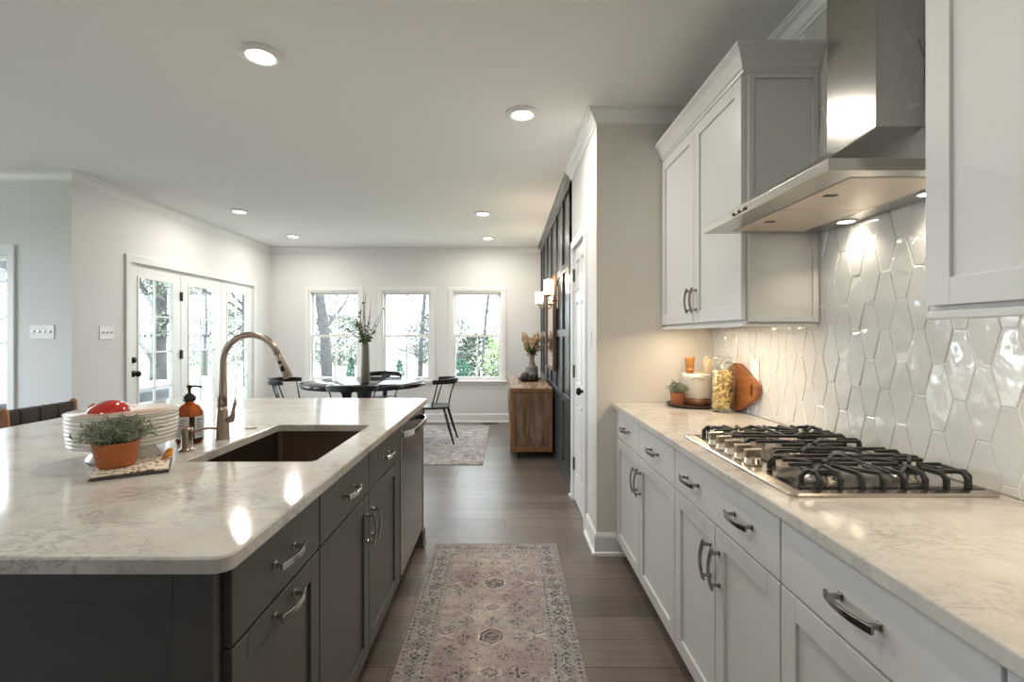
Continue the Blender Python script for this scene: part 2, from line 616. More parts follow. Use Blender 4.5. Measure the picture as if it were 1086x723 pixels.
        if bevel:
            b = o.modifiers.new('bevel', 'BEVEL')
            b.width = bevel
            b.segments = seg
            b.limit_method = 'ANGLE'
            b.angle_limit = math.radians(40)
        if subsurf:
            s = o.modifiers.new('sub', 'SUBSURF')
            s.levels = s.render_levels = subsurf
        return o


def thing(name, label, cat, loc=(0, 0, 0), rz=0.0, group=None, kind=None):
    o = bpy.data.objects.new(name, None)
    o.empty_display_size = 0.1
    o.location = loc
    o.rotation_euler = (0, 0, rz)
    COL.objects.link(o)
    tag(o, label, cat, group, kind)
    return o


def tag(o, label=None, cat=None, group=None, kind=None):
    if label:
        o['label'] = label
    if cat:
        o['category'] = cat
    if group:
        o['group'] = group
    if kind:
        o['kind'] = kind
    return o


def struct(mb, name, material, label, cat, **kw):
    return tag(mb.build(name, material, **kw), label, cat, kind='structure')


def copy_tree(o, parent=None):
    c = o.copy()
    COL.objects.link(c)
    if parent is not None:
        c.parent = parent
    for ch in list(o.children):
        copy_tree(ch, c)
    return c


def lamp(name, kind, loc, energy, color, parent, size=0.1, rot=(0, 0, 0), **kw):
    d = bpy.data.lights.new(name, kind)
    d.energy = energy
    d.color = color
    if kind == 'AREA':
        d.shape = kw.get('shape', 'DISK')
        d.size = size
        if d.shape == 'RECTANGLE':
            d.size_y = kw.get('size_y', size)
        d.spread = kw.get('spread', PI)
    else:
        d.shadow_soft_size = size
    if kind == 'SPOT':
        d.spot_size = kw.get('spot', 1.6)
        d.spot_blend = 0.6
    o = bpy.data.objects.new(name, d)
    p = parent
    off = Vector(loc)
    while p:
        off -= Vector(p.location)
        p = p.parent
    o.location = off
    o.rotation_euler = rot
    o.parent = parent
    COL.objects.link(o)
    return o


# ------------------------------------------------------------------ the room
XW = 1.275          # right wall (kitchen run)
XL = -3.64          # wall with the patio doors
YF = 7.54           # far wall with three windows
YS = 2.97           # end wall of the kitchen run
XP = 0.557          # wall with pantry door and dark panelling
YR = 4.075          # short wall left of the patio doors
YB = -3.6           # wall behind the camera
XF = -6.3           # family room side wall
T = 0.12

struct(MB().box(XF - T, XW + T, YB - T, YF + T, -0.12, 0.0), 'floor', 'floor', 'grey brown wide plank floor', 'floor')
struct(MB().box(XF - T, XW + T, YB - T, YF + T, CEIL, CEIL + 0.12), 'ceiling', 'ceiling', 'plain off-white ceiling', 'ceiling')


def wall_holes(axis, a0, a1, p0, p1, holes):
    """wall slab: runs a0..a1 along axis, thickness p0..p1, holes (a0,a1,z0,z1)"""
    mb = MB()
    As = sorted(set([a0, a1] + [h[0] for h in holes] + [h[1] for h in holes]))
    for i in range(len(As) - 1):
        A, B = As[i], As[i + 1]
        m = (A + B) / 2
        hs = sorted([(h[2], h[3]) for h in holes if h[0] < m < h[1]])
        z = 0.0
        spans = []
        for (za, zb) in hs:
            if za > z:
                spans.append((z, za))
            z = zb
        if z < CEIL:
            spans.append((z, CEIL))
        for (za, zb) in spans:
            if axis == 'x':
                mb.box(A, B, p0, p1, za, zb)
            else:
                mb.box(p0, p1, A, B, za, zb)
    return mb


WZ0, WZ1 = 0.635, 2.045
WIN = [(-3.055, -2.26), (-1.93, -1.147), (-0.835, -0.042)]
struct(wall_holes('x', XL - T, XP + T, YF, YF + T, [(a, b, WZ0, WZ1) for a, b in WIN]), 'wall_far', 'wall',
       'far off-white wall with three windows behind the dining table', 'wall')
D0, D1 = 4.70, 7.01
struct(wall_holes('y', YR, YF + T, XL - T, XL, [(D0, D1, 0.0, 2.07)]), 'wall_left', 'wall',
       'left off-white wall holding the three patio doors', 'wall')
L0, L1, LZ0, LZ1 = -5.2, -4.16, 0.5, 2.05
struct(wall_holes('x', XF - T, XL - T, YR, YR + T, [(L0, L1, LZ0, LZ1)]), 'wall_left_front', 'wall',
       'short off-white wall left of the patio doors, with four-switch plate', 'wall')
struct(wall_holes('y', YB, YR, XF - T, XF, [(1.0, 3.5, 0.5, 2.2)]), 'wall_family', 'wall',  # unseen opening, added to light the short wall and left ceiling
       'side wall of the open room on the left', 'wall')
struct(wall_holes('x', XF - T, XW + T, YB - T, YB, [(-5.6, -4.6, 0.9, 2.1)]), 'wall_back', 'wall',  # opening out of view, added to let in soft daylight from behind
       'wall behind the viewpoint', 'wall')
struct(MB().box(XW, XW + T, YB, YS + T, 0, CEIL), 'wall_right', 'wall_warm', 'right wall behind the stove run', 'wall')
struct(MB().box(XP, XW, YS, YS + T, 0, CEIL), 'wall_kitchen_end', 'wall_warm',
       'narrow warm white wall closing the end of the kitchen run', 'wall')
PD0, PD1, PDZ = 3.36, 3.97, 2.045
struct(wall_holes('y', YS + T, 4.10, XP, XP + T, [(PD0, PD1, 0.0, PDZ)]), 'wall_pantry', 'wall', 'white wall around the narrow pantry door', 'wall')
# dark board-and-batten wall
acc = MB().box(XP + 0.008, XP + T, 4.10, YF, 0, CEIL)
for y in (4.11, 4.70, 5.29, 5.88, 6.47, 7.06, 7.50):
    acc.box(XP - 0.012, XP + 0.008, y - 0.035, y + 0.035, 0, CEIL)
for z in (0.76, 1.365, 1.97):
    acc.box(XP - 0.011, XP + 0.008, 4.10, YF, z - 0.035, z + 0.035)
acc.box(XP - 0.013, XP + 0.008, 4.075, YF, 0, 0.14)
acc.box(XP - 0.012, XP + 0.008, 4.075, 4.146, 0, CEIL)
struct(acc, 'wall_accent', 'accent', 'charcoal board and batten wall behind the sideboard', 'wall', bevel=0.002)

# crown mouldings
CP = [(0, CEIL), (0, CEIL - 0.085), (0.006, CEIL - 0.085), (0.008, CEIL - 0.07), (0.016, CEIL - 0.062), (0.022, CEIL - 0.05), (0.034, CEIL - 0.03),
      (0.05, CEIL - 0.02), (0.052, CEIL - 0.01), (0.058, CEIL - 0.008), (0.058, CEIL)]


def crown(n, path, material, label):
    return struct(MB().sweep(CP, path), 'trim_%d' % n, material, label, 'crown moulding')


crown(1, [(XW, YB + 0.3), (XW, YS), (XP, YS), (XP, 4.075)], 'trim', 'white crown moulding around the kitchen end wall')
crown(2, [(XP, 4.075), (XP, YF)], 'accent', 'charcoal crown moulding above the dark panelled wall')
crown(3, [(XP, YF), (XL, YF), (XL, YR), (XF, YR)], 'trim', 'white crown moulding along the far and left walls')
BP = [(0, 0), (0, 0.135), (0.006, 0.135), (0.012, 0.12), (0.014, 0.11), (0.014, 0.022), (0.026, 0.018), (0.028, 0)]


def baseboard(name, path, label):
    return struct(MB().sweep(BP, path), name, 'trim', label, 'baseboard', bevel=0.0015)


baseboard('baseboard_far', [(XP - 0.02, YF), (XL, YF), (XL, D1 + 0.06)], 'white baseboard under the far windows')
baseboard('baseboard_left', [(XL, D0 - 0.06), (XL, YR), (XF, YR)], 'white baseboard around the left outside corner')
baseboard('baseboard_kitchen', [(0.75, YS), (XP, YS), (XP, PD0 - 0.06)], 'white baseboard around the kitchen wall corner')
baseboard('baseboard_pantry', [(XP, PD1 + 0.058), (XP, 4.074)], 'short white baseboard between pantry door and dark wall')


# double-hung windows (facing -y) -----------------------------------------------------------
def dh_window(n, x0, x1, z0, z1, y, label):
    w = thing('window_%d' % n, label, 'window', ((x0 + x1) / 2, y, z0), kind='structure')
    c = 0.05
    m = MB()
    for (a, b, p, q) in ((x0 - c, x0 + 0.004, z0 + 0.012, z1 - 0.004), (x1 - 0.004, x1 + c, z0 + 0.012, z1 - 0.004)):
        m.box(a, b, y - 0.018, y, p, q)
    m.box(x0 - c, x1 + c, y - 0.018, y, z1 - 0.004, z1 + c)
    m.box(x0 - c, x1 + c, y - 0.018, y, z0 - c, z0 - 0.012)
    m.build('casing', 'trim', w, bevel=0.002)
    j = MB()
    j.box(x0, x0 + 0.028, y, y + T, z0, z1).box(x1 - 0.028, x1, y, y + T, z0, z1)
    j.box(x0 + 0.028, x1 - 0.028, y, y + T, z1 - 0.028, z1).box(x0 + 0.028, x1 - 0.028, y + 0.02, y + T, z0, z0 + 0.028)
    j.build('frame', 'trim', w)
    MB().box(x0 - c - 0.012, x1 + c + 0.012, y - 0.045, y + 0.019, z0 - 0.012, z0 + 0.012).build('sill', 'trim', w, bevel=0.003)
    zm = (z0 + z1) / 2
    xm = (x0 + x1) / 2
    for (za, zb, yy) in ((zm - 0.02, z1 - 0.028, y + 0.075), (z0 + 0.028, zm + 0.02, y + 0.04)):
        s = MB()
        a, b = x0 + 0.028, x1 - 0.028
        s.box(a, a + 0.036, yy, yy + 0.032, za, zb).box(b - 0.036, b, yy, yy + 0.032, za, zb)
        s.box(a + 0.036, b - 0.036, yy, yy + 0.032, za, za + 0.04).box(a + 0.036, b - 0.036, yy, yy + 0.032, zb - 0.036, zb)
        s.box(xm - 0.011, xm + 0.011, yy + 0.006, yy + 0.026, za + 0.04, zb - 0.036)
        so = s.build('sash', 'trim', w)
        MB().box(a + 0.03, b - 0.03, yy + 0.014, yy + 0.018, za + 0.03, zb - 0.03).build('pane', 'glass', so)
    return w


dh_window(1, WIN[0][0], WIN[0][1], WZ0, WZ1, YF, 'left of the three far windows, tree trunk outside')
dh_window(2, WIN[1][0], WIN[1][1], WZ0, WZ1, YF, 'middle of the three far windows, bare branch outside')
dh_window(3, WIN[2][0], WIN[2][1], WZ0, WZ1, YF, 'right of the three far windows, leafy shrubs outside')
dh_window(4, L0, L1, LZ0, LZ1, YR, 'window at the left edge, cut by the photo frame')
portal('daylight_portal_far', (-1.55, YF + 0.16, 1.34), (-PI / 2, 0, 0), 3.1, 1.5)
portal('daylight_portal_doors', (XL - 0.16, 5.855, 1.1), (0, -PI / 2, 0), 2.0, 2.3)
portal('daylight_portal_left', (-4.68, YR + 0.16, 1.27), (-PI / 2, 0, 0), 1.1, 1.6)
portal('daylight_portal_back', (-5.1, YB - 0.16, 1.5), (PI / 2, 0, 0), 1.5, 1.3)
portal('daylight_portal_family', (XF - 0.16, 2.25, 1.35), (0, -PI / 2, 0), 1.8, 2.6)

# patio doors in the left wall --------------------------------------------------------------
dw = (D1 - D0) / 3
for i in range(3):
    a, b = D0 + i * dw + 0.006, D0 + (i + 1) * dw - 0.006
    lab = ['hinged patio door with black knob, nearest of the three', 'middle patio door of the three, fixed glazed panel',
           'farthest patio door of the three, partly behind the faucet'][i]
    d = thing('door_%d' % (i + 1), lab, 'door', (XL, (a + b) / 2, 0), kind='structure')
    x0, x1 = XL - 0.06, XL - 0.015
    m = MB()
    st, zt, zb = 0.125, 1.925, 0.28
    m.box(x0, x1, a, a + st, 0.01, 2.055).box(x0, x1, b - st, b, 0.01, 2.055)
    m.box(x0, x1, a + st, b - st, zt, 2.055).box(x0, x1, a + st, b - st, 0.01, zb)
    for (p, q, r, s) in ((a + st - 0.012, a + st + 0.012, zb - 0.012, zt + 0.012), (b - st - 0.012, b - st + 0.012, zb - 0.012, zt + 0.012),
                         (a + st + 0.012, b - st - 0.012, zt - 0.012, zt + 0.012), (a + st + 0.012, b - st - 0.012, zb - 0.012, zb + 0.012)):
        m.box(x1, x1 + 0.008, p, q, r, s)
    m.build('slab', 'trim', d, bevel=0.002)
    MB().box(XL - 0.04, XL - 0.035, a + st, b - st, zb, zt).build('pane', 'glass', d)
    g = MB()
    ym = (a + b) / 2
    g.box(XL - 0.048, XL - 0.026, ym - 0.008, ym + 0.008, zb, zt)
    for z in (0.43, 0.80, 1.17, 1.54):
        g.box(XL - 0.047, XL - 0.027, a + st, b - st, z - 0.008, z + 0.008)
    g.build('muntins', 'trim', d)
    if i == 0:
        for z in (1.78, 1.13, 0.25):
            MB().box(XL - 0.014, XL + 0.006, b - 0.014, b + 0.012, z - 0.05, z + 0.05).build('hinge', 'bronze', d)
        k = MB().lathe([(0.001, 0), (0.032, 0.0), (0.032, 0.008), (0.012, 0.012), (0.011, 0.032), (0.026, 0.04), (0.03, 0.055), (0.024, 0.068), (0.001, 0.072)],
                       (x1, a + 0.06, 0.965), 20, 'x')
        k.build('knob', 'bronze', d)
        MB().lathe([(0.001, 0), (0.03, 0), (0.03, 0.014), (0.012, 0.016), (0.012, 0.03), (0.001, 0.031)], (x1, a + 0.06, 1.10), 20, 'x').build('deadbolt', 'bronze', d)
cs = MB()
cs.box(XL, XL + 0.02, D0 - 0.058, D0 + 0.004, 0, 2.055).box(XL, XL + 0.02, D1 - 0.004, D1 + 0.058, 0, 2.055).box(XL, XL + 0.02, D0 - 0.058, D1 + 0.058, 2.055, 2.128)
cs.box(XL - T, XL - 0.0005, D0 - 0.001, D0 + 0.006, 0, 2.056).box(XL - T, XL - 0.0005, D1 - 0.006, D1 + 0.001, 0, 2.056).box(XL - T, XL - 0.0005, D0, D1, 2.058, 2.071)
struct(cs, 'trim_4', 'trim', 'white casing around the patio doors', 'door casing', bevel=0.003)

# pantry door ---------------------------------------------------------------------------------
d = thing('door_4', 'narrow white panelled pantry door with dark knob', 'door', (XP, (PD0 + PD1) / 2, 0), kind='structure')
m = MB()
a, b = PD0 + 0.004, PD1 - 0.004
m.box(XP + 0.02, XP + 0.05, a, b, 0.008, PDZ - 0.004)
st = 0.095
ym = (a + b) / 2
zs = [0.008, 0.24, 0.80, 0.97, 1.60, 1.68, 1.93, PDZ - 0.004]
m.box(XP + 0.008, XP + 0.02, a, a + st, 0.008, PDZ - 0.004).box(XP + 0.008, XP + 0.02, b - st, b, 0.008, PDZ - 0.004)
for k in range(0, 8, 2):
    m.box(XP + 0.008, XP + 0.02, a + st, b - st, zs[k], zs[k + 1])
for k in range(1, 7, 2):
    m.box(XP + 0.008, XP + 0.02, ym - 0.04, ym + 0.04, zs[k], zs[k + 1])
    for (p, q) in ((a + st, ym - 0.04), (ym + 0.04, b - st)):
        m.box(XP + 0.011, XP + 0.02, p + 0.022, q - 0.022, zs[k] + 0.022, zs[k + 1] - 0.022)
m.build('slab', 'trim', d, bevel=0.003)
MB().lathe([(0.001, 0), (0.03, 0.0), (0.03, -0.008), (0.011, -0.012), (0.011, -0.03), (0.025, -0.038), (0.028, -0.052), (0.022, -0.064), (0.001, -0.068)],
           (XP + 0.008, PD0 + 0.065, 0.945), 20, 'x').build('knob', 'bronze', d)
for z in (1.83, 1.05, 0.3):
    MB().box(XP - 0.004, XP + 0.012, PD1 - 0.022, PD1 - 0.002, z - 0.05, z + 0.05).build('hinge', 'bronze', d)
cs = MB()
cs.box(XP - 0.018, XP, PD0 - 0.058, PD0 + 0.003, 0, PDZ - 0.003).box(XP - 0.018, XP, PD1 - 0.003, PD1 + 0.056, 0, PDZ - 0.003).box(XP - 0.018, XP, PD0 - 0.058, PD1 + 0.056, PDZ - 0.003, PDZ + 0.06)
struct(cs, 'trim_5', 'trim', 'white casing around the pantry door', 'door casing', bevel=0.003)


# backsplash: elongated hexagonal tiles -------------------------------------------------------
def clip(poly, f):
    out = []
    for i in range(len(poly)):
        p, q = poly[i], poly[(i + 1) % len(poly)]
        fp, fq = f(p), f(q)
        if fp >= 0:
            out.append(p)
        if (fp >= 0) != (fq >= 0):
            t = fp / (fp - fq)
            out.append((p[0] + (q[0] - p[0]) * t, p[1] + (q[1] - p[1]) * t))
    return out


def inset_poly(poly, d):
    n = len(poly)
    cx = sum(p[0] for p in poly) / n
    cy = sum(p[1] for p in poly) / n
    res = []
    for i in range(n):
        p0, p, p1 = Vector(poly[i - 1]), Vector(poly[i]), Vector(poly[(i + 1) % n])
        e0, e1 = p - p0, p1 - p
        if e0.length < 1e-6 or e1.length < 1e-6:
            res.append((p.x, p.y))
            continue
        e0.normalize()
        e1.normalize()
        n0, n1 = Vector((-e0.y, e0.x)), Vector((-e1.y, e1.x))
        if (Vector((cx, cy)) - p).dot(n0) < 0:
            n0 = -n0
        if (Vector((cx, cy)) - p).dot(n1) < 0:
            n1 = -n1
        b_ = (n0 + n1)
        if b_.length < 1e-4:
            b_ = n0
        b_.normalize()
        res.append(tuple(p + b_ * (d / max(0.35, b_.dot(n0)))))
    return res


tiles = MB()
rt = random.Random(3)
HA, HB, HH = 0.019, 0.048, 0.0995
pit = HA + HB
ci = 0
y = -0.6
cols = int((YS + 0.65) / pit) + 2
for ci in range(cols):
    yc = -0.6 + ci * pit + 0.012
    for ri in range(-1, 11):
        zc = 0.955 + ri * 2 * HH + (HH if ci % 2 else 0)
        if zc > 1.47 and not (1.0 < yc < 2.06):
            continue
        hexa = [(yc - HA, zc - HH), (yc + HA, zc - HH), (yc + HB, zc), (yc + HA, zc + HH), (yc - HA, zc + HH), (yc - HB, zc)]
        hexa = inset_poly(hexa, 0.0016)
        for f in (lambda p: p[1] - 0.932, lambda p: CEIL - 0.09 - p[1], lambda p: YS - 0.002 - p[0]):
            if hexa:
                hexa = clip(hexa, f)
        if len(hexa) < 3:
            continue
        ty, tz = rt.gauss(0, 0.016), rt.gauss(0, 0.016)
        top = inset_poly(hexa, 0.0022)
        n = len(hexa)

        def dx(p, base):
            return base + (p[0] - yc) * ty + (p[1] - zc) * tz
        vs = [(XW - 0.0005, p[0], p[1]) for p in hexa] + [(dx(p, XW - 0.0058), p[0], p[1]) for p in hexa] + [(dx(p, XW - 0.0072), p[0], p[1]) for p in top]
        fs = [(i, (i + 1) % n, n + (i + 1) % n, n + i) for i in range(n)] + [(n + i, n + (i + 1) % n, 2 * n + (i + 1) % n, 2 * n + i) for i in range(n)]
        fs.append(tuple(2 * n + i for i in range(n)))
        tiles.add(vs, fs)
bs = thing('trim_6', 'glossy white elongated hexagon tile backsplash on the right wall', 'backsplash', (XW, 1.5, 0.93), kind='structure')
tiles.build('tiles', 'tile', bs)
MB().box(XW - 0.0045, XW - 0.0002, -0.6, YS - 0.002, 0.932, 1.40).box(XW - 0.0045, XW - 0.0002, 1.0, 2.06, 1.40, CEIL - 0.09).build('grout', 'grout', bs)


# ------------------------------------------------------------------ cabinet makers
def shaker_x(mb, xf, s, y0, y1, z0, z1, fw=0.058, th=0.02, rec=0.009):
    """shaker front whose face lies at x=xf, facing direction s (+1/-1 along x)"""
    xb = xf - s * th
    mb.box(xb, xf, y0, y0 + fw, z0, z1).box(xb, xf, y1 - fw, y1, z0, z1)
    mb.box(xb, xf, y0 + fw, y1 - fw, z0, z0 + fw).box(xb, xf, y0 + fw, y1 - fw, z1 - fw, z1)
    mb.box(xb, xf - s * rec, y0 + fw - 0.002, y1 - fw + 0.002, z0 + fw - 0.002, z1 - fw + 0.002)
    return mb


def pull(c, u, n, L=0.128, material='chrome', parent=None):
    """arched bow pull: c on the front surface, u along, n outwards"""
    c, u, n = Vector(c), Vector(u), Vector(n)
    side = u.cross(n).normalized()
    mb = MB()
    pts = []
    for i in range(15):
        t = -1 + 2 * i / 14
        pts.append(c + u * (t * L / 2) + n * (0.024 + 0.012 * (1 - t * t)))
    mb.bar(pts, [0.014 + 0.0025 * abs(-1 + 2 * i / 14) for i in range(15)], 0.0075, side)
    for t in (-0.78, 0.78):
        p = c + u * (t * L / 2)
        mb.bar([p, p + n * 0.004, p + n * 0.0045, p + n * 0.0275], [0.015, 0.015, 0.0095, 0.0095], [0.015, 0.015, 0.0095, 0.0095], side)
    return mb.build('handle', material, parent, bevel=0.0012)


def base_cabinet(label, xf, s, depth, y0, y1, cm, splits_draw, doors, hm, drawer_handles=None, door_handle='pair', ztop=0.898, group=None):
    """xf = plane of the door faces, s = facing along x"""
    xb = xf - s * depth
    xc = xf - s * 0.021
    t = thing('base_cabinet', label, 'cabinet', ((xf + xb) / 2, (y0 + y1) / 2, 0), group=group)
    MB().box(xc, xb, y0 + 0.0005, y1 - 0.0005, 0.10, ztop).build('carcass', cm, t)
    MB().box(xf - s * 0.095, xf - s * 0.11, y0 + 0.0005, y1 - 0.0005, 0.0, 0.10).build('toe_kick', 'black_gap' if cm == 'cab_grey' else cm, t)
    zd = 0.728
    g = 0.0036 if cm == 'cab_grey' else 0.0028
    for (a, b) in splits_draw:
        m = MB().box(xf - s * 0.02, xf, a + g, b - g, zd + g, ztop - 0.006)
        o = m.build('drawer', cm, t, bevel=0.0025)
        hs = drawer_handles if drawer_handles else [0.5]
        for h in hs:
            pull((xf, a + (b - a) * h, 0.812), (0, 1, 0), (s, 0, 0), 0.13, hm, o)
    for (a, b, hy) in doors:
        m = shaker_x(MB(), xf, s, a + g, b - g, 0.104, zd - g)
        o = m.build('door', cm, t, bevel=0.0018)
        if hy == 'near':
            pull((xf, a + 0.033, 0.60), (0, 0, 1), (s, 0, 0), 0.13, hm, o)
        elif hy == 'far':
            pull((xf, b - 0.033, 0.60), (0, 0, 1), (s, 0, 0), 0.13, hm, o)
        elif hy == 'top':
            pull((xf, (a + b) / 2, zd - 0.034), (0, 1, 0), (s, 0, 0), 0.13, hm, o)
    return t


# right-hand run
XD = 0.675
RD = XW - 0.01 - XD
base_cabinet('white base cabinet with two drawers at the end wall', XD, -1, RD, 1.936, 2.935, 'cab_white',
             [(1.936, 2.452), (2.452, 2.935)], [(1.936, 2.452, 'far'), (2.452, 2.935, 'near')], 'pewter', group='white base cabinets')
base_cabinet('white base cabinet with one wide drawer front under the cooktop', XD, -1, RD, 1.193, 1.935, 'cab_white',
             [(1.193, 1.935)], [(1.193, 1.564, 'far'), (1.564, 1.935, 'near')], 'pewter', [0.25, 0.75], group='white base cabinets')
base_cabinet('white base cabinet with one drawer over one door, nearer than the cooktop', XD, -1, RD, 0.658, 1.192, 'cab_white',
             [(0.658, 1.192)], [(0.658, 1.192, None)], 'pewter', group='white base cabinets')
base_cabinet('white base cabinet in the lower right corner, mostly outside the frame', XD, -1, RD, 0.0, 0.657, 'cab_white',
             [(0.0, 0.657)], [(0.0, 0.657, None)], 'pewter', group='white base cabinets')
tag(MB().box(XD - 0.0, XW - 0.01, 2.936, YS - 0.001, 0.1, 0.898).build('filler_strip', 'cab_white'), 'slim white filler strip between base cabinets and end wall', 'filler')

# right worktop
tag(MB().box(0.652, XW - 0.0005, -0.3, YS - 0.001, 0.90, 0.93).build('worktop', 'quartz', bevel=0.004, seg=3),
    'pale veined quartz worktop along the right wall', 'worktop')

# island ----------------------------------------------------------------------------------------
XI = -0.53
ID = 0.61
base_cabinet('charcoal island cabinet with two horizontal pulls, nearest the camera', XI, 1, ID, 0.938, 1.386, 'cab_grey',
             [(0.938, 1.386)], [(0.938, 1.386, 'top')], 'chrome', group='charcoal island cabinets')
# sink base: carcass is low so the sink bowl hangs free
t = thing('base_cabinet', 'charcoal sink cabinet with two false drawer fronts and two doors', 'cabinet', (XI - ID / 2, 1.889, 0), group='charcoal island cabinets')
MB().box(XI - 0.021, XI - ID, 1.3865, 1.407, 0.10, 0.898).box(XI - 0.021, XI - ID, 2.372, 2.3925, 0.10, 0.898).box(XI - 0.021, XI - ID, 1.407, 2.372, 0.10, 0.60).box(
    XI - 0.021, XI - 0.045, 1.407, 2.372, 0.60, 0.898).build('carcass', 'cab_grey', t)
MB().box(XI - 0.095, XI - 0.11, 1.3865, 2.3925, 0, 0.10).build('toe_kick', 'black_gap', t)
for (a, b, w) in ((1.387, 1.889, 'far'), (1.889, 2.393, 'near')):
    o = MB().box(XI - 0.02, XI, a + 0.0036, b - 0.0036, 0.7316, 0.892).build('drawer', 'cab_grey', t, bevel=0.0025)
    pull((XI, (a + b) / 2, 0.812), (0, 1, 0), (1, 0, 0), 0.13, 'chrome', o)
    o = shaker_x(MB(), XI, 1, a + 0.0036, b - 0.0036, 0.104, 0.7244).build('door', 'cab_grey', t, bevel=0.0018)
    pull((XI, b - 0.033 if w == 'far' else a + 0.033, 0.60), (0, 0, 1), (1, 0, 0), 0.13, 'chrome', o)

# near end panel of the island
XIL = -1.88
m = MB()
y0, y1 = 0.908, 0.93
fw = 0.075
xr = -0.547
m.box(xr - fw, xr, y0, y1, 0.0, 0.898).box(XIL, XIL + fw, y0, y1, 0.0, 0.898)
m.box(XIL + fw, xr - fw, y0, y1, 0.835, 0.898).box(XIL + fw, xr - fw, y0, y1, 0.0, 0.12)
m.box(XIL + fw, xr - fw, y0 + 0.012, y1, 0.12, 0.835)
m.box(xr - 0.004, xr - 0.018, y1, y1 + 0.007, 0, 0.898)
tag(m.build('end_panel', 'cab_grey', bevel=0.002), 'charcoal framed panel closing the near end of the island', 'panel')
# far end panel with a foot
m = MB().box(XI - ID, XI + 0.002, 3.062, 3.13, 0.0, 0.898).box(XI - ID, XI + 0.012, 3.058, 3.142, 0, 0.105).box(XI - ID, XI + 0.018, 3.055, 3.146, 0.0, 0.018)
tag(m.build('end_panel', 'cab_grey', bevel=0.002), 'charcoal panel with a foot at the far end of the island', 'panel')
tag(MB().box(XI - 0.02, XI - 0.002, 2.3945, 2.452, 0.1, 0.898).build('filler_strip', 'cab_grey', bevel=0.002), 'narrow charcoal strip left of the dishwasher', 'filler')
m = MB().box(XIL, XI - ID - 0.002, 0.932, 3.13, 0.0, 0.898)
for k in range(4):
    a = 0.95 + k * 0.545
    m.box(XIL - 0.012, XIL, a, a + 0.07, 0, 0.898)
tag(m.build('island_back', 'cab_grey', bevel=0.002), 'charcoal seating side of the island under the overhang', 'island')


# island worktop with sink cut-out
def rrect(x0, x1, y0, y1, r, n=6):
    pts = []
    for (cx, cy, a0) in ((x1 - r, y0 + r, -PI / 2), (x1 - r, y1 - r, 0), (x0 + r, y1 - r, PI / 2), (x0 + r, y0 + r, PI)):
        for i in range(n + 1):
            a = a0 + (PI / 2) * i / n
            pts.append((cx + r * math.cos(a), cy + r * math.sin(a)))
    return pts


IX0, IX1, IY0, IY1 = -2.215, -0.507, 0.886, 3.18
SX0, SX1, SY0, SY1 = -1.04, -0.619, 1.568, 2.225


def slab_with_hole(z0, z1, ch):
    bm = bmesh.new()

    def loop(pts, z):
        return [bm.verts.new((p[0], p[1], z)) for p in pts]

    def o(d):
        return rrect(IX0 + d, IX1 - d, IY0 + d, IY1 - d, 0.032 - d, 8)

    def h(d):
        return rrect(SX0 - d, SX1 + d, SY0 - d, SY1 + d, 0.022 + d, 5)
    ot, os_, ob = loop(o(ch), z1), loop(o(0), z1 - ch), loop(o(0), z0)
    ht, hs, hb = loop(h(ch), z1), loop(h(0), z1 - ch), loop(h(0), z0)

    def bridge(a, b):
        n = len(a)
        for i in range(n):
            bm.faces.new((a[i], a[(i + 1) % n], b[(i + 1) % n], b[i]))
    bridge(ot, os_), bridge(os_, ob), bridge(hs, ht), bridge(hb, hs)

    def cap(a, b):
        es = []
        for l in (a, b):
            for i in range(len(l)):
                e = bm.edges.get((l[i], l[(i + 1) % len(l)])) or bm.edges.new((l[i], l[(i + 1) % len(l)]))
                es.append(e)
        bmesh.ops.triangle_fill(bm, edges=es, use_beauty=True)
    cap(ot, ht)
    cap(ob, hb)
    bmesh.ops.recalc_face_normals(bm, faces=bm.faces)
    me = bpy.data.meshes.new('worktop')
    bm.to_mesh(me)
    bm.free()
    ob_ = bpy.data.objects.new('worktop', me)
    me.materials.append(M['quartz'])
    COL.objects.link(ob_)
    return ob_


tag(slab_with_hole(0.90, 0.93, 0.004), 'large pale veined quartz worktop on the charcoal island', 'worktop')

# undermount sink
t = thing('sink', 'undermount brown grey steel sink in the island', 'sink', ((SX0 + SX1) / 2, (SY0 + SY1) / 2, 0.68))
bm = bmesh.new()
sx0, sx1, sy0, sy1 = SX0 - 0.004, SX1 + 0.004, SY0 - 0.004, SY1 + 0.004


def sl(d, z, r):
    return [bm.verts.new((p[0], p[1], z)) for p in rrect(sx0 + d, sx1 - d, sy0 + d, sy1 - d, r, 5)]


loops = [sl(-0.02, 0.899, 0.04), sl(0, 0.899, 0.022), sl(0.002, 0.70, 0.022), sl(0.012, 0.684, 0.02), sl(0.03, 0.682, 0.015)]
outer = [sl(-0.02, 0.897, 0.04), sl(-0.003, 0.897, 0.025), sl(-0.001, 0.68, 0.025), sl(0.03, 0.678, 0.015)]
for L in (loops, outer):
    for a, b in zip(L[:-1], L[1:]):
        n = len(a)
        for i in range(n):
            bm.faces.new((a[i], a[(i + 1) % n], b[(i + 1) % n], b[i]))
    bm.faces.new(L[-1])
n = len(loops[0])
for i in range(n):
    bm.faces.new((loops[0][i], loops[0][(i + 1) % n], outer[0][(i + 1) % n], outer[0][i]))
bmesh.ops.recalc_face_normals(bm, faces=bm.faces)
for v in bm.verts:
    v.co -= Vector(t.location)
me = bpy.data.meshes.new('basin')
bm.to_mesh(me)
bm.free()
me.materials.append(M['steel_dark'])
for p in me.polygons:
    p.use_smooth = False
o = bpy.data.objects.new('basin', me)
o.parent = t
COL.objects.link(o)
MB().lathe([(0.001, 0.0005), (0.02, 0.0005), (0.03, 0.003), (0.042, 0.003), (0.044, 0.0)], (-0.83, 1.96, 0.6822), 28).build('drain', 'chrome', t)

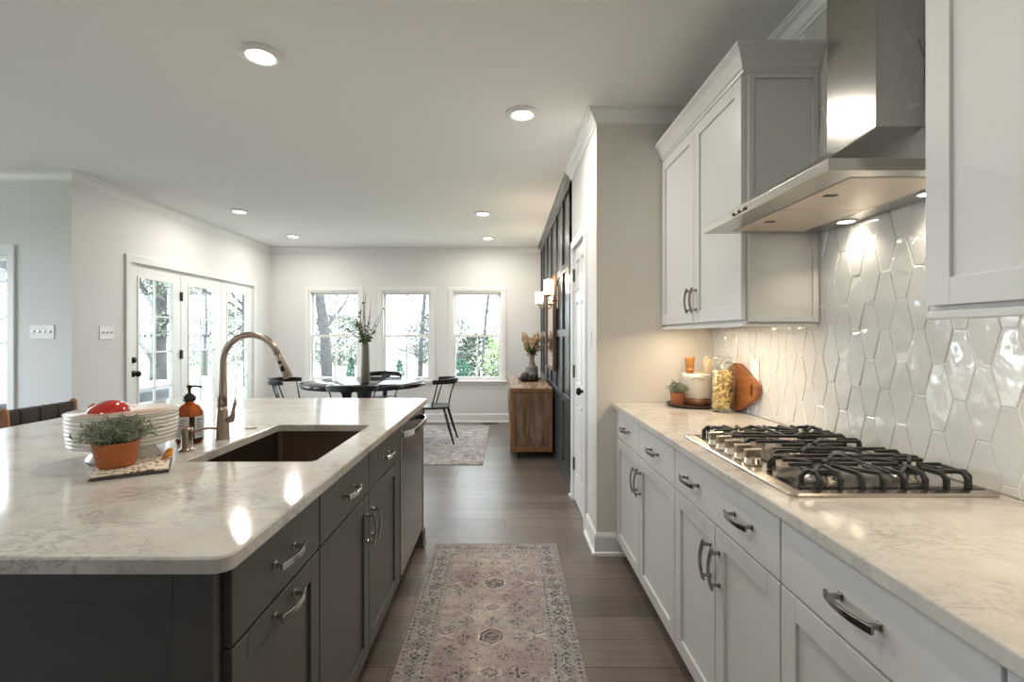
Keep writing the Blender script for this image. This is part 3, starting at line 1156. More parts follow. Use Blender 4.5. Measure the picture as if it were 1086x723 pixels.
# faucet
t = thing('faucet', 'tall brushed nickel gooseneck faucet behind the sink', 'faucet', (-1.117, 1.917, 0.93))
fx, fy, fz = t.location
MB().lathe([(0.0275, 0), (0.027, 0.004), (0.0262, 0.01), (0.0245, 0.06), (0.0205, 0.11), (0.0185, 0.128)], (fx, fy, fz), 28).build('base', 'nickel', t)
R = 0.112
pts = [(fx, fy, fz + 0.128), (fx, fy, fz + 0.18), (fx, fy, fz + 0.24), (fx, fy, 1.225)]
rad = [0.0185, 0.0165, 0.0145, 0.0128]
for i in range(1, 20):
    a = PI - (PI * 0.90) * i / 19
    pts.append((fx + R + R * math.cos(a), fy, 1.228 + R * math.sin(a)))
    rad.append(0.0126)
MB().tube(pts, rad, 18).build('spout', 'nickel', t)
e = Vector(pts[-1])
dr = (e - Vector(pts[-2])).normalized()
dr = (dr + Vector((0.06, 0, 0))).normalized()
hd = MB().tube([e, e + dr * 0.004, e + dr * 0.03, e + dr * 0.075, e + dr * 0.098, e + dr * 0.10], [0.0130, 0.0142, 0.0150, 0.0185, 0.0195, 0.018], 20).build('spray_head', 'nickel', t)
nn = Vector((-0.35, -0.92, 0.05)).normalized()
for (k, r_) in ((0.034, 0.0075), (0.062, 0.0095)):
    c = e + dr * k + Vector((0, -1, 0)) * (0.0148 + (k - 0.03) * 0.09)
    mb = MB().ball((0, 0, 0), r_, 14, 8, 1, 0.35, 1.35 if k > 0.05 else 1.0)
    mb.xform(Matrix.Translation(c) @ Matrix.Rotation(-0.25, 4, 'Y'))
    mb.build('button', 'plastic_dark', hd)
hp = [(fx + 0.018, fy, 1.003), (fx + 0.034, fy, 1.006), (fx + 0.040, fy, 1.02), (fx + 0.043, fy, 1.045), (fx + 0.050, fy, 1.07), (fx + 0.052, fy, 1.088)]
MB().tube(hp, [0.013, 0.0145, 0.010, 0.006, 0.0068, 0.004], 14).build('lever', 'nickel', t)

tag(MB().lathe([(0.0265, 0), (0.0265, 0.003), (0.024, 0.0055), (0.012, 0.006), (0.011, 0.005), (0.001, 0.005)], (-1.121, 2.139, 0.93), 28).build('air_gap_cap', 'nickel'),
    'round nickel cap on the worktop beyond the faucet', 'cap')

# soap dispenser
t = thing('soap_dispenser', 'short nickel soap dispenser in front of the amber bottle', 'dispenser', (-1.129, 1.722, 0.93))
bx, by, bz = t.location
MB().lathe([(0.026, 0), (0.026, 0.004), (0.020, 0.008), (0.0185, 0.012), (0.0185, 0.068), (0.0195, 0.07), (0.0195, 0.078), (0.015, 0.081), (0.001, 0.082)], (bx, by, bz), 24).build('body', 'nickel', t)
MB().tube([(bx + 0.012, by, bz + 0.058), (bx + 0.03, by, bz + 0.066), (bx + 0.06, by, bz + 0.076), (bx + 0.085, by, bz + 0.079), (bx + 0.108, by, bz + 0.077)],
          [0.0055, 0.005, 0.0042, 0.004, 0.0038], 10).build('nozzle', 'nickel', t)

# amber bottle
t = thing('soap_bottle', 'amber glass pump bottle with pale label beside the faucet', 'bottle', (-1.20, 1.845, 0.93))
bx, by, bz = t.location
prof = [(0.001, 0.001), (0.038, 0.0), (0.044, 0.004), (0.046, 0.012), (0.046, 0.108), (0.044, 0.122), (0.036, 0.136), (0.024, 0.146), (0.0165, 0.15), (0.0155, 0.152), (0.0155, 0.164)]
MB().lathe(prof, (bx, by, bz), 36).build('glass', 'amber', t)
MB().lathe([(0.001, 0.004), (0.040, 0.004), (0.0435, 0.012), (0.0435, 0.098), (0.001, 0.098)], (bx, by, bz), 32).build('soap', 'amber_liquid', t)
lb = MB()


def arc_patch(mb, c, r, a0, a1, z0, z1, n=12):
    vs, fs = [], []
    for i in range(n + 1):
        a = a0 + (a1 - a0) * i / n
        for (rr, z) in ((r, z0), (r, z1), (r - 0.0006, z1), (r - 0.0006, z0)):
            vs.append((c[0] + rr * math.cos(a), c[1] + rr * math.sin(a), c[2] + z))
    for i in range(n):
        for j in range(4):
            k = (j + 1) % 4
            fs.append((i * 4 + j, i * 4 + k, (i + 1) * 4 + k, (i + 1) * 4 + j))
    fs += [(0, 1, 2, 3), tuple(n * 4 + j for j in (3, 2, 1, 0))]
    return mb.add(vs, fs, False)


va = math.atan2(-by, -bx)     # towards the viewpoint
for (s0, s1) in ((-1.5, -0.02), (0.32, 1.3)):
    pass
lo = arc_patch(arc_patch(MB(), (bx, by, bz), 0.0466, va - 1.45, va - 0.02, 0.022, 0.104), (bx, by, bz), 0.0466, va + 0.36, va + 1.4, 0.022, 0.104).build('label', 'label', t)
for (a0, a1) in ((va - 1.2, va - 0.28), (va + 0.52, va + 1.0)):
    ink = MB()
    for k in range(7):
        z = 0.032 + k * 0.0095
        arc_patch(ink, (bx, by, bz), 0.0469, a0, a1 - 0.1 * (k % 3), z, z + 0.004, 8)
    ink.build('print', 'ink', lo)
pm = MB().lathe([(0.0205, 0.158), (0.0215, 0.162), (0.0215, 0.176), (0.017, 0.178), (0.013, 0.184), (0.0075, 0.186), (0.0055, 0.19), (0.0055, 0.206), (0.009, 0.208), (0.010, 0.218), (0.001, 0.219)],
                (bx, by, bz), 20)
pm.tube([(bx, by, bz + 0.213), (bx + 0.02, by, bz + 0.215), (bx + 0.045, by, bz + 0.212), (bx + 0.047, by, bz + 0.208)], [0.005, 0.0045, 0.0035, 0.003], 10)
pm.build('pump', 'plastic_dark', t)

# ribbed bowl with fruit
t = thing('footed_bowl', 'white ribbed footed bowl holding red fruit on the island', 'bowl', (-1.275, 1.625, 0.93))
bx, by, bz = t.location
prof = [(0.001, 0.0), (0.098, 0.0), (0.101, 0.003), (0.101, 0.007), (0.094, 0.018), (0.088, 0.03), (0.095, 0.042), (0.124, 0.05)]
z = 0.052
for k in range(8):
    r_ = 0.146 + 0.0055 * math.sin(min(1, k / 5) * PI / 2)
    prof += [(r_ - 0.0035, z), (r_, z + 0.002), (r_ + 0.0006, z + 0.006), (r_, z + 0.0105), (r_ - 0.0035, z + 0.0122)]
    z += 0.0128
prof += [(0.154, z), (0.1555, z + 0.002), (0.154, z + 0.004), (0.150, z + 0.003)]
MB().lathe(prof, (bx, by, bz), 64).build('body', 'ceramic', t)
MB().lathe([(0.1495, z + 0.0035), (0.1465, z), (0.144, 0.10), (0.132, 0.066), (0.10, 0.056), (0.001, 0.055)], (bx, by, bz), 48).build('inner_glaze', 'bowl_in', t)


def fruit(label, c, r, sz, tilt, rz):
    o = thing('pomegranate', label, 'fruit', c, group='red fruit in the ribbed bowl')
    mb = MB().ball((0, 0, 0), r, 36, 22, 1, 1, sz, lambda d, a, th: 1 + 0.02 * math.cos(5 * a) * math.sin(th))
    mt = Matrix.Rotation(rz, 4, 'Z') @ Matrix.Rotation(tilt, 4, 'Y')
    mb.xform(mt).build('skin', 'pomegranate', o, local=True)
    cal = MB()
    for k in range(6):
        a = 2 * PI * k / 6
        cal.tube([(0.006 * math.cos(a), 0.006 * math.sin(a), r * sz * 0.96), (0.008 * math.cos(a), 0.008 * math.sin(a), r * sz + 0.006), (0.009 * math.cos(a), 0.009 * math.sin(a), r * sz + 0.010)],
                 [0.004, 0.0035, 0.001], 8)
    cal.xform(mt).build('crown', 'calyx', o, local=True)
    return o


fruit('biggest shiny red fruit heaped above the bowl rim', (-1.310, 1.60, 1.055), 0.074, 0.86, -0.75, 0.15)
fruit('smaller red fruit at the right in the bowl, half hidden', (-1.200, 1.655, 1.03), 0.040, 0.95, 0.75, -0.2)

# napkin under the potted herb
t = thing('napkin', 'folded patterned napkin under the terracotta pot on the island', 'napkin', (-1.128, 1.474, 0.93), rz=0.56)


def sheet(w, d, z, seed, th=0.0022, amp=0.002, n=16):
    mb = MB()
    vs, fs = [], []
    for side in (0, 1):
        for i in range(n + 1):
            for j in range(n + 1):
                u, v_ = -w / 2 + w * i / n, -d / 2 + d * j / n
                e_ = max(abs(u) / (w / 2), abs(v_) / (d / 2))
                h = amp * mnoise.noise(Vector((u * 22 + seed, v_ * 22, seed))) * (0.35 + e_) + 0.0016
                uu = u + 0.004 * mnoise.noise(Vector((v_ * 15, seed, 1)))
                vv = v_ + 0.004 * mnoise.noise(Vector((u * 15, seed, 5)))
                vs.append((uu, vv, z + h + (th if side == 0 else 0)))
    N = (n + 1) * (n + 1)
    for i in range(n):
        for j in range(n):
            q = (i * (n + 1) + j, (i + 1) * (n + 1) + j, (i + 1) * (n + 1) + j + 1, i * (n + 1) + j + 1)
            fs.append(q)
            fs.append(tuple(N + k for k in q[::-1]))
    border = [(i, 0) for i in range(n)] + [(n, j) for j in range(n)] + [(n - i, n) for i in range(n)] + [(0, n - j) for j in range(n)]
    for k in range(len(border)):
        a_ = border[k][0] * (n + 1) + border[k][1]
        b_ = border[(k + 1) % len(border)][0] * (n + 1) + border[(k + 1) % len(border)][1]
        fs.append((a_, b_, N + b_, N + a_))
    return mb.add(vs, fs, True)


sheet(0.185, 0.195, 0.0, 1.0).build('fold', 'napkin_edge', t, local=True)
sheet(0.183, 0.193, 0.0042, 2.0).build('fold', 'napkin_edge', t, local=True)
sheet(0.18, 0.19, 0.0085, 3.0, 0.004, 0.003).build('fold', 'napkin', t, local=True)
c = MB()
vs, fs = [], []
for i in range(7):
    for j in range(5):
        u, v_ = i / 6, j / 4
        vs.append((0.066 + 0.03 * u, 0.02 + 0.06 * v_ * (1 - 0.4 * u), 0.013 + 0.03 * math.sin(u * 2.1) * (0.4 + 0.6 * v_) + 0.003 * math.sin(v_ * 9)))
for i in range(6):
    for j in range(4):
        fs.append((i * 5 + j, (i + 1) * 5 + j, (i + 1) * 5 + j + 1, i * 5 + j + 1))
c.add(vs, fs, True)
o = c.build('folded_corner', 'mustard', t, local=True)
o['label'] = 'mustard yellow turned-up corner'
sm = o.modifiers.new('thick', 'SOLIDIFY')
sm.thickness = 0.0015


def herb_foliage(mb, c, n, spread, height, leaf_l, leaf_w, seed, droop=0.25, stems=True, base_r=0.03):
    r_ = random.Random(seed)
    for k in range(n):
        a = r_.uniform(0, 2 * PI)
        el = r_.uniform(0.05, 1.0)
        out = spread * math.sqrt(r_.uniform(0.02, 1))
        hh = height * (1 - 0.55 * (out / spread) ** 2) * r_.uniform(0.55, 1.0)
        p0 = Vector((c[0] + base_r * r_.uniform(0, 1) * math.cos(a), c[1] + base_r * r_.uniform(0, 1) * math.sin(a), c[2]))
        p2 = Vector((c[0] + out * math.cos(a), c[1] + out * math.sin(a), c[2] + hh))
        p1 = (p0 + p2) / 2 + Vector((0, 0, hh * droop))
        pts = [p0 * (1 - t_) ** 2 + p1 * 2 * t_ * (1 - t_) + p2 * t_ ** 2 for t_ in (0, 0.33, 0.66, 1)]
        mb.tube(pts, [0.0012, 0.001, 0.0009, 0.0005], 4, True)
        for q in range(9):
            t_ = 0.3 + 0.7 * q / 8
            p = p0 * (1 - t_) ** 2 + p1 * 2 * t_ * (1 - t_) + p2 * t_ ** 2
            d_ = Vector((r_.gauss(0, 1), r_.gauss(0, 1), r_.gauss(0.35, 0.8))).normalized()
            w_ = d_.cross(Vector((r_.gauss(0, 1), r_.gauss(0, 1), r_.gauss(0, 1)))).normalized()
            nrm = d_.cross(w_)
            L = leaf_l * r_.uniform(0.6, 1.15)
            W = leaf_w * r_.uniform(0.7, 1.1)
            v0, v1, v2, v3 = p, p + d_ * L * 0.5 + w_ * W / 2, p + d_ * L, p + d_ * L * 0.5 - w_ * W / 2
            mid = p + d_ * L * 0.5 - nrm * W * 0.18
            mb.add([v0, v1, v2, v3, mid], [(0, 1, 4), (1, 2, 4), (2, 3, 4), (3, 0, 4)])


def potted(label, c, rt_, rb, h, pot_m, leaf_m, n, spread, fh, ll, lw, seed, group=None, avoid=None):
    t = thing('potted_herb', label, 'plant', c, group=group)
    MB().lathe([(0.001, 0), (rb - 0.002, 0), (rb, 0.002), (rt_ * 0.985, h * 0.96), (rt_, h * 0.97), (rt_, h), (rt_ - 0.006, h), (rt_ - 0.008, h - 0.008), (0.001, h - 0.009)], c, 36).build('pot', pot_m, t)
    MB().lathe([(0.001, h - 0.006), (rt_ - 0.01, h - 0.008), (rt_ - 0.01, h - 0.012)], c, 20).build('soil', 'soil', t)
    mb = MB()
    herb_foliage(mb, (c[0], c[1], c[2] + h - 0.01), n, spread, fh, ll, lw, seed, base_r=rt_ * 0.8)
    if avoid:
        ax, ay, ar, az = avoid
        nv = []
        for (x, y, z) in mb.v:
            d_ = math.hypot(x - ax, y - ay)
            if d_ < ar and z < az:
                x, y = ax + (x - ax) * ar / d_, ay + (y - ay) * ar / d_
            nv.append((x, y, z))
        mb.v = nv
    mb.build('foliage', leaf_m, t)
    return t


potted('bushy grey green herb in terracotta pot on the napkin', (-1.172, 1.462, 0.9462), 0.060, 0.046, 0.072, 'terracotta', 'leaf', 120, 0.108, 0.088, 0.029, 0.0056, 11, avoid=(-1.275, 1.625, 0.160, 1.12))

# counter stool with woven leather back ------------------------------------------------------
t = thing('counter_stool', 'wooden stool with woven dark leather back behind the island', 'stool', (-2.28, 2.615, 0))
for (y, zt) in ((2.42, 0.972), (2.81, 0.972)):
    MB().tube([(-2.46, y, 0.0), (-2.475, y, 0.6), (-2.50, y, 0.955), (-2.502, y, 0.968), (-2.503, y, 0.975)], [0.014, 0.019, 0.019, 0.015, 0.006], 14).build('post', 'post_wood', t)
for y in (2.42, 2.81):
    MB().tube([(-2.10, y, 0.0), (-2.10, y, 0.64)], [0.014, 0.019], 12).build('leg', 'post_wood', t)
for (p, q) in (((-2.1, 2.42, 0.25), (-2.1, 2.81, 0.25)), ((-2.468, 2.42, 0.3), (-2.468, 2.81, 0.3)), ((-2.1, 2.42, 0.35), (-2.468, 2.42, 0.35)), ((-2.1, 2.81, 0.35), (-2.468, 2.81, 0.35))):
    MB().tube([p, q], 0.011, 10).build('stretcher', 'post_wood', t)
MB().box(-2.48, -2.08, 2.41, 2.82, 0.64, 0.665).build('seat', 'leather', t, bevel=0.008)
MB().box(-2.512, -2.498, 2.40, 2.83, 0.80, 0.895).build('back_band', 'leather', t, bevel=0.003)
for k in range(7):
    y0 = 2.436 + k * 0.0525
    m = MB()
    s_ = 0.006 if k % 2 else -0.002
    vs = []
    for (yy, dz, dx_) in ((y0, 0.0, 0.006 + s_), (y0 + 0.0465, 0.002, 0.012 + s_)):
        for (x, z) in ((-2.494 + dx_, 0.79), (-2.492 + dx_, 0.91), (-2.494 + dx_, 0.957 + dz), (-2.506, 0.962 + dz), (-2.516, 0.95 + dz), (-2.515, 0.79)):
            vs.append((x, yy, z))
    m.add(vs, [(0, 1, 7, 6), (1, 2, 8, 7), (2, 3, 9, 8), (3, 4, 10, 9), (4, 5, 11, 10), (5, 0, 6, 11), (5, 4, 3, 2, 1, 0), (6, 7, 8, 9, 10, 11)])
    m.build('strap', 'leather', t, bevel=0.003)

# dishwasher ----------------------------------------------------------------------------------
t = thing('dishwasher', 'stainless dishwasher in the far end of the island', 'dishwasher', (XI - 0.3, 2.757, 0))
MB().box(XI - 0.035, XI - 0.58, 2.46, 3.052, 0.10, 0.893).build('tub', 'black_gap', t)
MB().box(XI - 0.034, XI + 0.004, 2.456, 3.056, 0.115, 0.885).build('front', 'dw_steel', t, bevel=0.004)
MB().box(XI - 0.08, XI - 0.09, 2.46, 3.052, 0.0, 0.10).build('toe_kick', 'black_gap', t)
pts = []
for i in range(21):
    u = -1 + 2 * i / 20
    pts.append((XI + 0.008 + 0.045 * (1 - abs(u) ** 5), 2.756 + u * 0.285, 0.832))
MB().bar(pts, 0.032, 0.014, (0, 0, 1)).build('handle', 'chrome', t, bevel=0.005, seg=3)

# ------------------------------------------------------------------ upper cabinets
XU = 0.955


def upper_cabinet(label, y0, y1, split, zb, zt, handles, crown_path, side_panel):
    t = thing('wall_cabinet', label, 'cabinet', ((XU + XW) / 2, (y0 + y1) / 2, zb), group='white wall cabinets')
    xb = XW - 0.010
    m = MB().box(XU + 0.021, xb, y0, y1, zb, zt)
    m.build('carcass', 'cab_white', t)
    for (a, b, h) in split:
        o = shaker_x(MB(), XU, -1, a + 0.002, b - 0.002, zb + 0.012, zt - 0.01, 0.06).build('door', 'cab_white', t, bevel=0.0018)
        if handles:
            pull((XU, (b - 0.032) if h == 'far' else a + 0.032, zb + 0.125), (0, 0, 1), (-1, 0, 0), 0.125, 'pewter', o)
    lr = MB().box(XU + 0.004, XU + 0.026, y0, y1, zb - 0.018, zb)
    lr.box(XU + 0.026, xb, y0 + 0.0, y0 + 0.018, zb - 0.018, zb)
    lr.build('light_rail', 'cab_white', t, bevel=0.003)
    if side_panel:
        sp = MB()
        ys = y0
        sp.box(XU + 0.026, XU + 0.05, ys - 0.008, ys, zb + 0.002, zt).box(xb - 0.024, xb, ys - 0.008, ys, zb + 0.002, zt)
        sp.box(XU + 0.05, xb - 0.024, ys - 0.008, ys, zt - 0.024, zt).box(XU + 0.05, xb - 0.024, ys - 0.008, ys, zb + 0.002, zb + 0.026)
        sp.build('side_panel', 'cab_white', t, bevel=0.002)
    q = zt
    cp = [(0, q - 0.004), (0.010, q - 0.004), (0.012, q + 0.008), (0.018, q + 0.014), (0.024, q + 0.03), (0.038, q + 0.062), (0.050, q + 0.078), (0.054, q + 0.082), (0.054, q + 0.10), (0, q + 0.10)]
    MB().sweep(cp, crown_path).build('crown', 'cab_white', t, bevel=0.0012)
    return t


upper_cabinet('tall white two-door wall cabinet left of the range hood', 1.966, YS - 0.002, [(1.966, 2.46, 'far'), (2.46, YS - 0.002, 'near')], 1.39, 2.40, True,
              [(XW - 0.010, 1.964), (XU + 0.012, 1.964), (XU + 0.012, YS - 0.002)], True)
upper_cabinet('white wall cabinet at the right edge, right of the range hood', 0.20, 1.107, [(0.20, 0.654, 'far'), (0.654, 1.107, 'near')], 1.39, 2.40, False,
              [(XU + 0.012, 0.2), (XU + 0.012, 1.107)], False)

for (n_, ya, yb, lab) in ((1, 2.02, 2.84, 'warm light strip under the cabinet left of the hood'), (2, 0.25, 1.06, 'warm light strip under the cabinet right of the hood')):
    t = thing('cabinet_light', lab, 'light', (0.0, (ya + yb) / 2, 1.385))
    t.location.x = 1.02
    MB().box(1.003, 1.037, ya, yb, 1.382, 1.3895).build('housing', 'plastic_white', t)
    MB().box(1.006, 1.034, ya + 0.01, yb - 0.01, 1.380, 1.382).build('lens', 'strip', t)
    lamp('strip_light', 'AREA', (1.02, (ya + yb) / 2, 1.3775), UNDERCAB_W * (1.0 if n_ == 1 else 0.55) * (yb - ya) / 0.9, (1, 0.80, 0.56), t, 0.026, (0, 0, 0), shape='RECTANGLE', size_y=(yb - ya) - 0.03)

# ------------------------------------------------------------------ range hood
t = thing('range_hood', 'stainless chimney range hood on the tiled wall', 'range hood', (1.04, 1.577, 1.745))
hx0, hx1, hy0, hy1 = 0.80, XW - 0.011, 1.203, 1.951
hz0, hz1 = 1.745, 1.775
cx0, cx1, cy0, cy1, cz = 1.118, XW - 0.011, 1.465, 1.689, 1.967
m = MB()
ins = 0.028
# lip ring + pyramid + recessed underside
A = [(hx0, hy0), (hx1, hy0), (hx1, hy1), (hx0, hy1)]
Bq = [(cx0, cy0), (cx1, cy0), (cx1, cy1), (cx0, cy1)]
I = [(hx0 + 0.09, hy0 + 0.05), (hx1 - 0.09, hy0 + 0.05), (hx1 - 0.09, hy1 - 0.05), (hx0 + 0.09, hy1 - 0.05)]
vs = [(p[0], p[1], hz0) for p in A] + [(p[0], p[1], hz1) for p in A] + [(p[0], p[1], cz) for p in Bq] + [(p[0], p[1], hz0) for p in I] + [(p[0], p[1], hz0 + 0.02) for p in I]
fs = []
for i in range(4):
    k = (i + 1) % 4
    fs += [(i, k, 4 + k, 4 + i), (4 + i, 4 + k, 8 + k, 8 + i), (k, i, 12 + i, 12 + k), (12 + k, 12 + i, 16 + i, 16 + k)]
fs += [(8, 9, 10, 11), (16, 17, 18, 19)]
m.add(vs, fs)
m.build('canopy', 'steel', t, bevel=0.0015)
MB().box(cx0, cx1, cy0, cy1, cz - 0.004, CEIL - 0.002).build('chimney', 'steel_v', t, bevel=0.0015)
ym = (hy0 + hy1) / 2
for (a, b) in ((hy0 + 0.055, ym - 0.003), (ym + 0.003, hy1 - 0.055)):
    fo = MB().box(hx0 + 0.096, hx1 - 0.096, a, b, hz0 - 0.001, hz0 + 0.012).build('filter', 'filter_steel', t, bevel=0.002)
    MB().box(hx0 + 0.13, hx0 + 0.165, (a + b) / 2 - 0.008, (a + b) / 2 + 0.008, hz0 - 0.003, hz0 - 0.0005).build('latch', 'plastic_dark', fo)
for y in (1.395, 1.735):
    lo = MB().lathe([(0.001, -0.003), (0.026, -0.003), (0.026, -0.0005)], (1.218, y, hz0), 24).build('lamp', 'spot_lens', t)
    MB().lathe([(0.0265, -0.0005), (0.0265, -0.004), (0.034, -0.003), (0.034, -0.0003)], (1.218, y, hz0), 24).build('lamp_ring', 'chrome', lo)
    lamp('hood_light', 'SPOT', (1.218, y, hz0 - 0.012), HOODLAMP_W * 6, (1, 0.88, 0.70), t, 0.02, (0, 0, 0), spot=2.3)
for k in range(5):
    MB().lathe([(0.001, -0.004), (0.0055, -0.004), (0.0065, 0.0)], (hx0, 1.62 + k * 0.02, 1.76), 12, 'x').build('button', 'plastic_dark' if k % 2 == 0 else 'chrome', t)

# ------------------------------------------------------------------ cooktop
t = thing('gas_cooktop', 'stainless gas cooktop with black grates and five front knobs', 'cooktop', (0.98, 1.583, 0.93))
kx0, kx1, ky0, ky1 = 0.714, 1.246, 1.213, 1.954
zt_ = 0.93
bm = MB()
r0 = rrect(kx0, kx1, ky0, ky1, 0.018, 5)
r1 = rrect(kx0 + 0.004, kx1 - 0.004, ky0 + 0.004, ky1 - 0.004, 0.016, 5)
r2 = rrect(kx0 + 0.028, kx1 - 0.02, ky0 + 0.02, ky1 - 0.02, 0.014, 5)
n = len(r0)
vs = [(p[0], p[1], zt_) for p in r0] + [(p[0], p[1], zt_ + 0.006) for p in r0] + [(p[0], p[1], zt_ + 0.010) for p in r1] + [(p[0], p[1], zt_ + 0.013) for p in r2]
fs = []
for k in range(3):
    for i in range(n):
        j = (i + 1) % n
        fs.append((k * n + i, k * n + j, (k + 1) * n + j, (k + 1) * n + i))
fs += [tuple(range(n))[::-1], tuple(3 * n + i for i in range(n))]
bm.add(vs, fs)
bm.build('tray', 'steel_plain', t)
# dark pan with a notch for the knobs
pz = zt_ + 0.0135
ol = [(kx1 - 0.022, ky0 + 0.026), (kx1 - 0.022, ky1 - 0.026), (0.752, ky1 - 0.026), (0.748, ky1 - 0.04), (0.748, ky1 - 0.10), (0.756, ky1 - 0.118), (0.80, ky1 - 0.15), (0.806, ky1 - 0.17),
      (0.806, ky0 + 0.235), (0.80, ky0 + 0.215), (0.756, ky0 + 0.183), (0.748, ky0 + 0.165), (0.748, ky0 + 0.05), (0.752, ky0 + 0.026)]
MB().prism(ol, 'z', pz - 0.003, pz + 0.001).build('pan', 'enamel', t)
ol2 = [(0.985 + (p[0] - 0.985) * 0.93, 1.583 + (p[1] - 1.583) * 0.95) for p in ol]
MB().prism(ol2, 'z', pz - 0.003, pz + 0.0016).build('pan_liner', 'steel_plain', t)
burn = [(0.875, 1.825, 0.030), (1.115, 1.805, 0.040), (1.0, 1.583, 0.052), (0.875, 1.345, 0.042), (1.115, 1.345, 0.034)]
for (x, y, r_) in burn:
    b_ = MB().lathe([(r_ * 1.35, 0), (r_ * 1.3, 0.004), (r_ * 1.02, 0.006), (r_, 0.017), (0.001, 0.017)], (x, y, pz + 0.0015), 28).build('burner', 'steel', t)
    MB().lathe([(r_ * 0.97, 0.0), (r_ * 1.06, 0.002), (r_ * 1.06, 0.006), (r_ * 0.95, 0.009), (0.001, 0.010)], (x, y, pz + 0.019), 28).build('burner_cap', 'iron', b_)
gz = pz + 0.036


def prong(mb, edge, inner, w=0.010):
    e_, i_ = Vector(edge), Vector(inner)
    dd = (i_ - e_)
    L = dd.length
    dd.normalize()
    sd = Vector((-dd.y, dd.x, 0))
    mb.bar([(e_.x, e_.y, pz + 0.001), (e_.x, e_.y, gz - 0.012), tuple(e_ + dd * 0.012 + Vector((0, 0, gz - e_.z))), tuple(i_ + Vector((0, 0, gz - i_.z)))], w, [0.014, 0.014, 0.012, 0.010], sd)


def flatbar(mb, p, q, w=0.010, h=0.010):
    p, q = Vector((p[0], p[1], gz)), Vector((q[0], q[1], gz))
    dd = (q - p).normalized()
    mb.bar([p, q], w, h, Vector((-dd.y, dd.x, 0)))


secs = [(1.245, 1.455), (1.468, 1.698), (1.711, 1.925)]
for si, (a, b) in enumerate(secs):
    g = MB()
    xa, xb = (0.775, 1.215) if si != 1 else (0.825, 1.215)
    xm = (xa + xb) / 2
    yc = (a + b) / 2
    # long spine rails along x, slightly inside both edges
    ra, rb = a + 0.062, b - 0.062
    if si == 0:
        ra = a + 0.075
    if si == 2:
        rb = b - 0.075
    flatbar(g, (xa + 0.02, b - 0.012) if si == 0 else (xa + 0.02, ra), (xb - 0.02, b - 0.012) if si == 0 else (xb - 0.02, ra))
    flatbar(g, (xa + 0.02, a + 0.012) if si == 2 else (xa + 0.02, rb), (xb - 0.02, a + 0.012) if si == 2 else (xb - 0.02, rb))
    for k in range(8):
        x = xa + 0.03 + (xb - xa - 0.06) * k / 7
        if si == 0:
            prong(g, (x, a, gz), (x + (0.012 if k % 2 else -0.012), a + (0.085 if k % 2 else 0.062), gz))
        elif si == 2:
            prong(g, (x, b, gz), (x + (0.012 if k % 2 else -0.012), b - (0.085 if k % 2 else 0.062), gz))
    cs_ = [(x, y, r_) for (x, y, r_) in burn if a < y < b]
    for (x, y, r_) in cs_:
        for q in range(4):
            an = PI / 4 + q * PI / 2
            ex = min(max(x + 0.13 * math.cos(an), xa + 0.02), xb - 0.02)
            ey = min(max(y + 0.13 * math.sin(an), a + 0.012), b - 0.012)
            flatbar(g, (x + 0.022 * math.cos(an), y + 0.022 * math.sin(an)), (ex, ey))
        flatbar(g, (x - 0.10 if x - 0.1 > xa else xa + 0.01, y), (x - 0.028, y), 0.009)
        flatbar(g, (x + 0.028, y), (min(x + 0.10, xb - 0.01), y), 0.009)
    if si != 1:
        flatbar(g, (xm, a + 0.012), (xm, b - 0.012))
    # end legs along front and back edges
    for (y_) in (a + 0.03, b - 0.03):
        prong(g, (xa, y_, gz), (xa + 0.075, y_, gz), 0.011)
        prong(g, (xb, y_, gz), (xb - 0.075, y_, gz), 0.011)
    g.build('grate', 'iron', t, bevel=0.0018)
for k in range(5):
    y = 1.487 + k * 0.0655
    x = 0.758
    kb = MB().lathe([(0.0265, 0.0), (0.0265, 0.006), (0.0235, 0.009), (0.0230, 0.018), (0.021, 0.021), (0.001, 0.021)], (x, y, zt_ + 0.0135), 24)
    ko = kb.build('knob', 'knob_steel', t)
    MB().bar([(x - 0.027, y - 0.004, zt_ + 0.047), (x + 0.027, y + 0.004, zt_ + 0.047)], 0.015, 0.027, (0, 1, 0)).build('knob_bar', 'knob_steel', ko, bevel=0.003)

# ------------------------------------------------------------------ items on the right worktop
tx, ty_ = 1.085, 2.815
tag(MB().lathe([(0.001, 0.001), (0.130, 0.0), (0.138, 0.003), (0.147, 0.014), (0.149, 0.016), (0.146, 0.018), (0.137, 0.008), (0.132, 0.0065), (0.001, 0.0065)], (tx, ty_, 0.93), 48).build('serving_tray', 'dark_tray'),
    'round dark brown tray under the crock by the end wall', 'tray')
potted('small sage green herb in terracotta pot on the dark tray', (0.988, 2.79, 0.9370), 0.041, 0.033, 0.075, 'terracotta_dk', 'leaf2', 60, 0.062, 0.085, 0.02, 0.009, 5, avoid=(1.118, 2.835, 0.087, 1.3))
t = thing('utensil_crock', 'cream and brown stoneware crock holding wooden utensils', 'crock', (1.118, 2.835, 0.937))
bx, by, bz = t.location
MB().lathe([(0.079, 0.042), (0.081, 0.046), (0.081, 0.155), (0.0835, 0.162), (0.0835, 0.178), (0.081, 0.183), (0.076, 0.183), (0.074, 0.178), (0.073, 0.05), (0.001, 0.046)], (bx, by, bz), 40).build('body', 'stone_crock', t)
MB().lathe([(0.001, 0.0), (0.075, 0.0), (0.079, 0.004), (0.0795, 0.042), (0.001, 0.042)], (bx, by, bz), 40).build('glazed_base', 'stone_brown', t)
ha = []
va = math.atan2(-by, -bx)
for i in range(13):
    a = va + 0.05 + (i - 6) / 6 * 0.42
    s_ = 1 - ((i - 6) / 6) ** 2
    ha.append((bx + (0.083 + 0.016 * s_) * math.cos(a), by + (0.083 + 0.016 * s_) * math.sin(a), bz + 0.150 + 0.018 * s_))
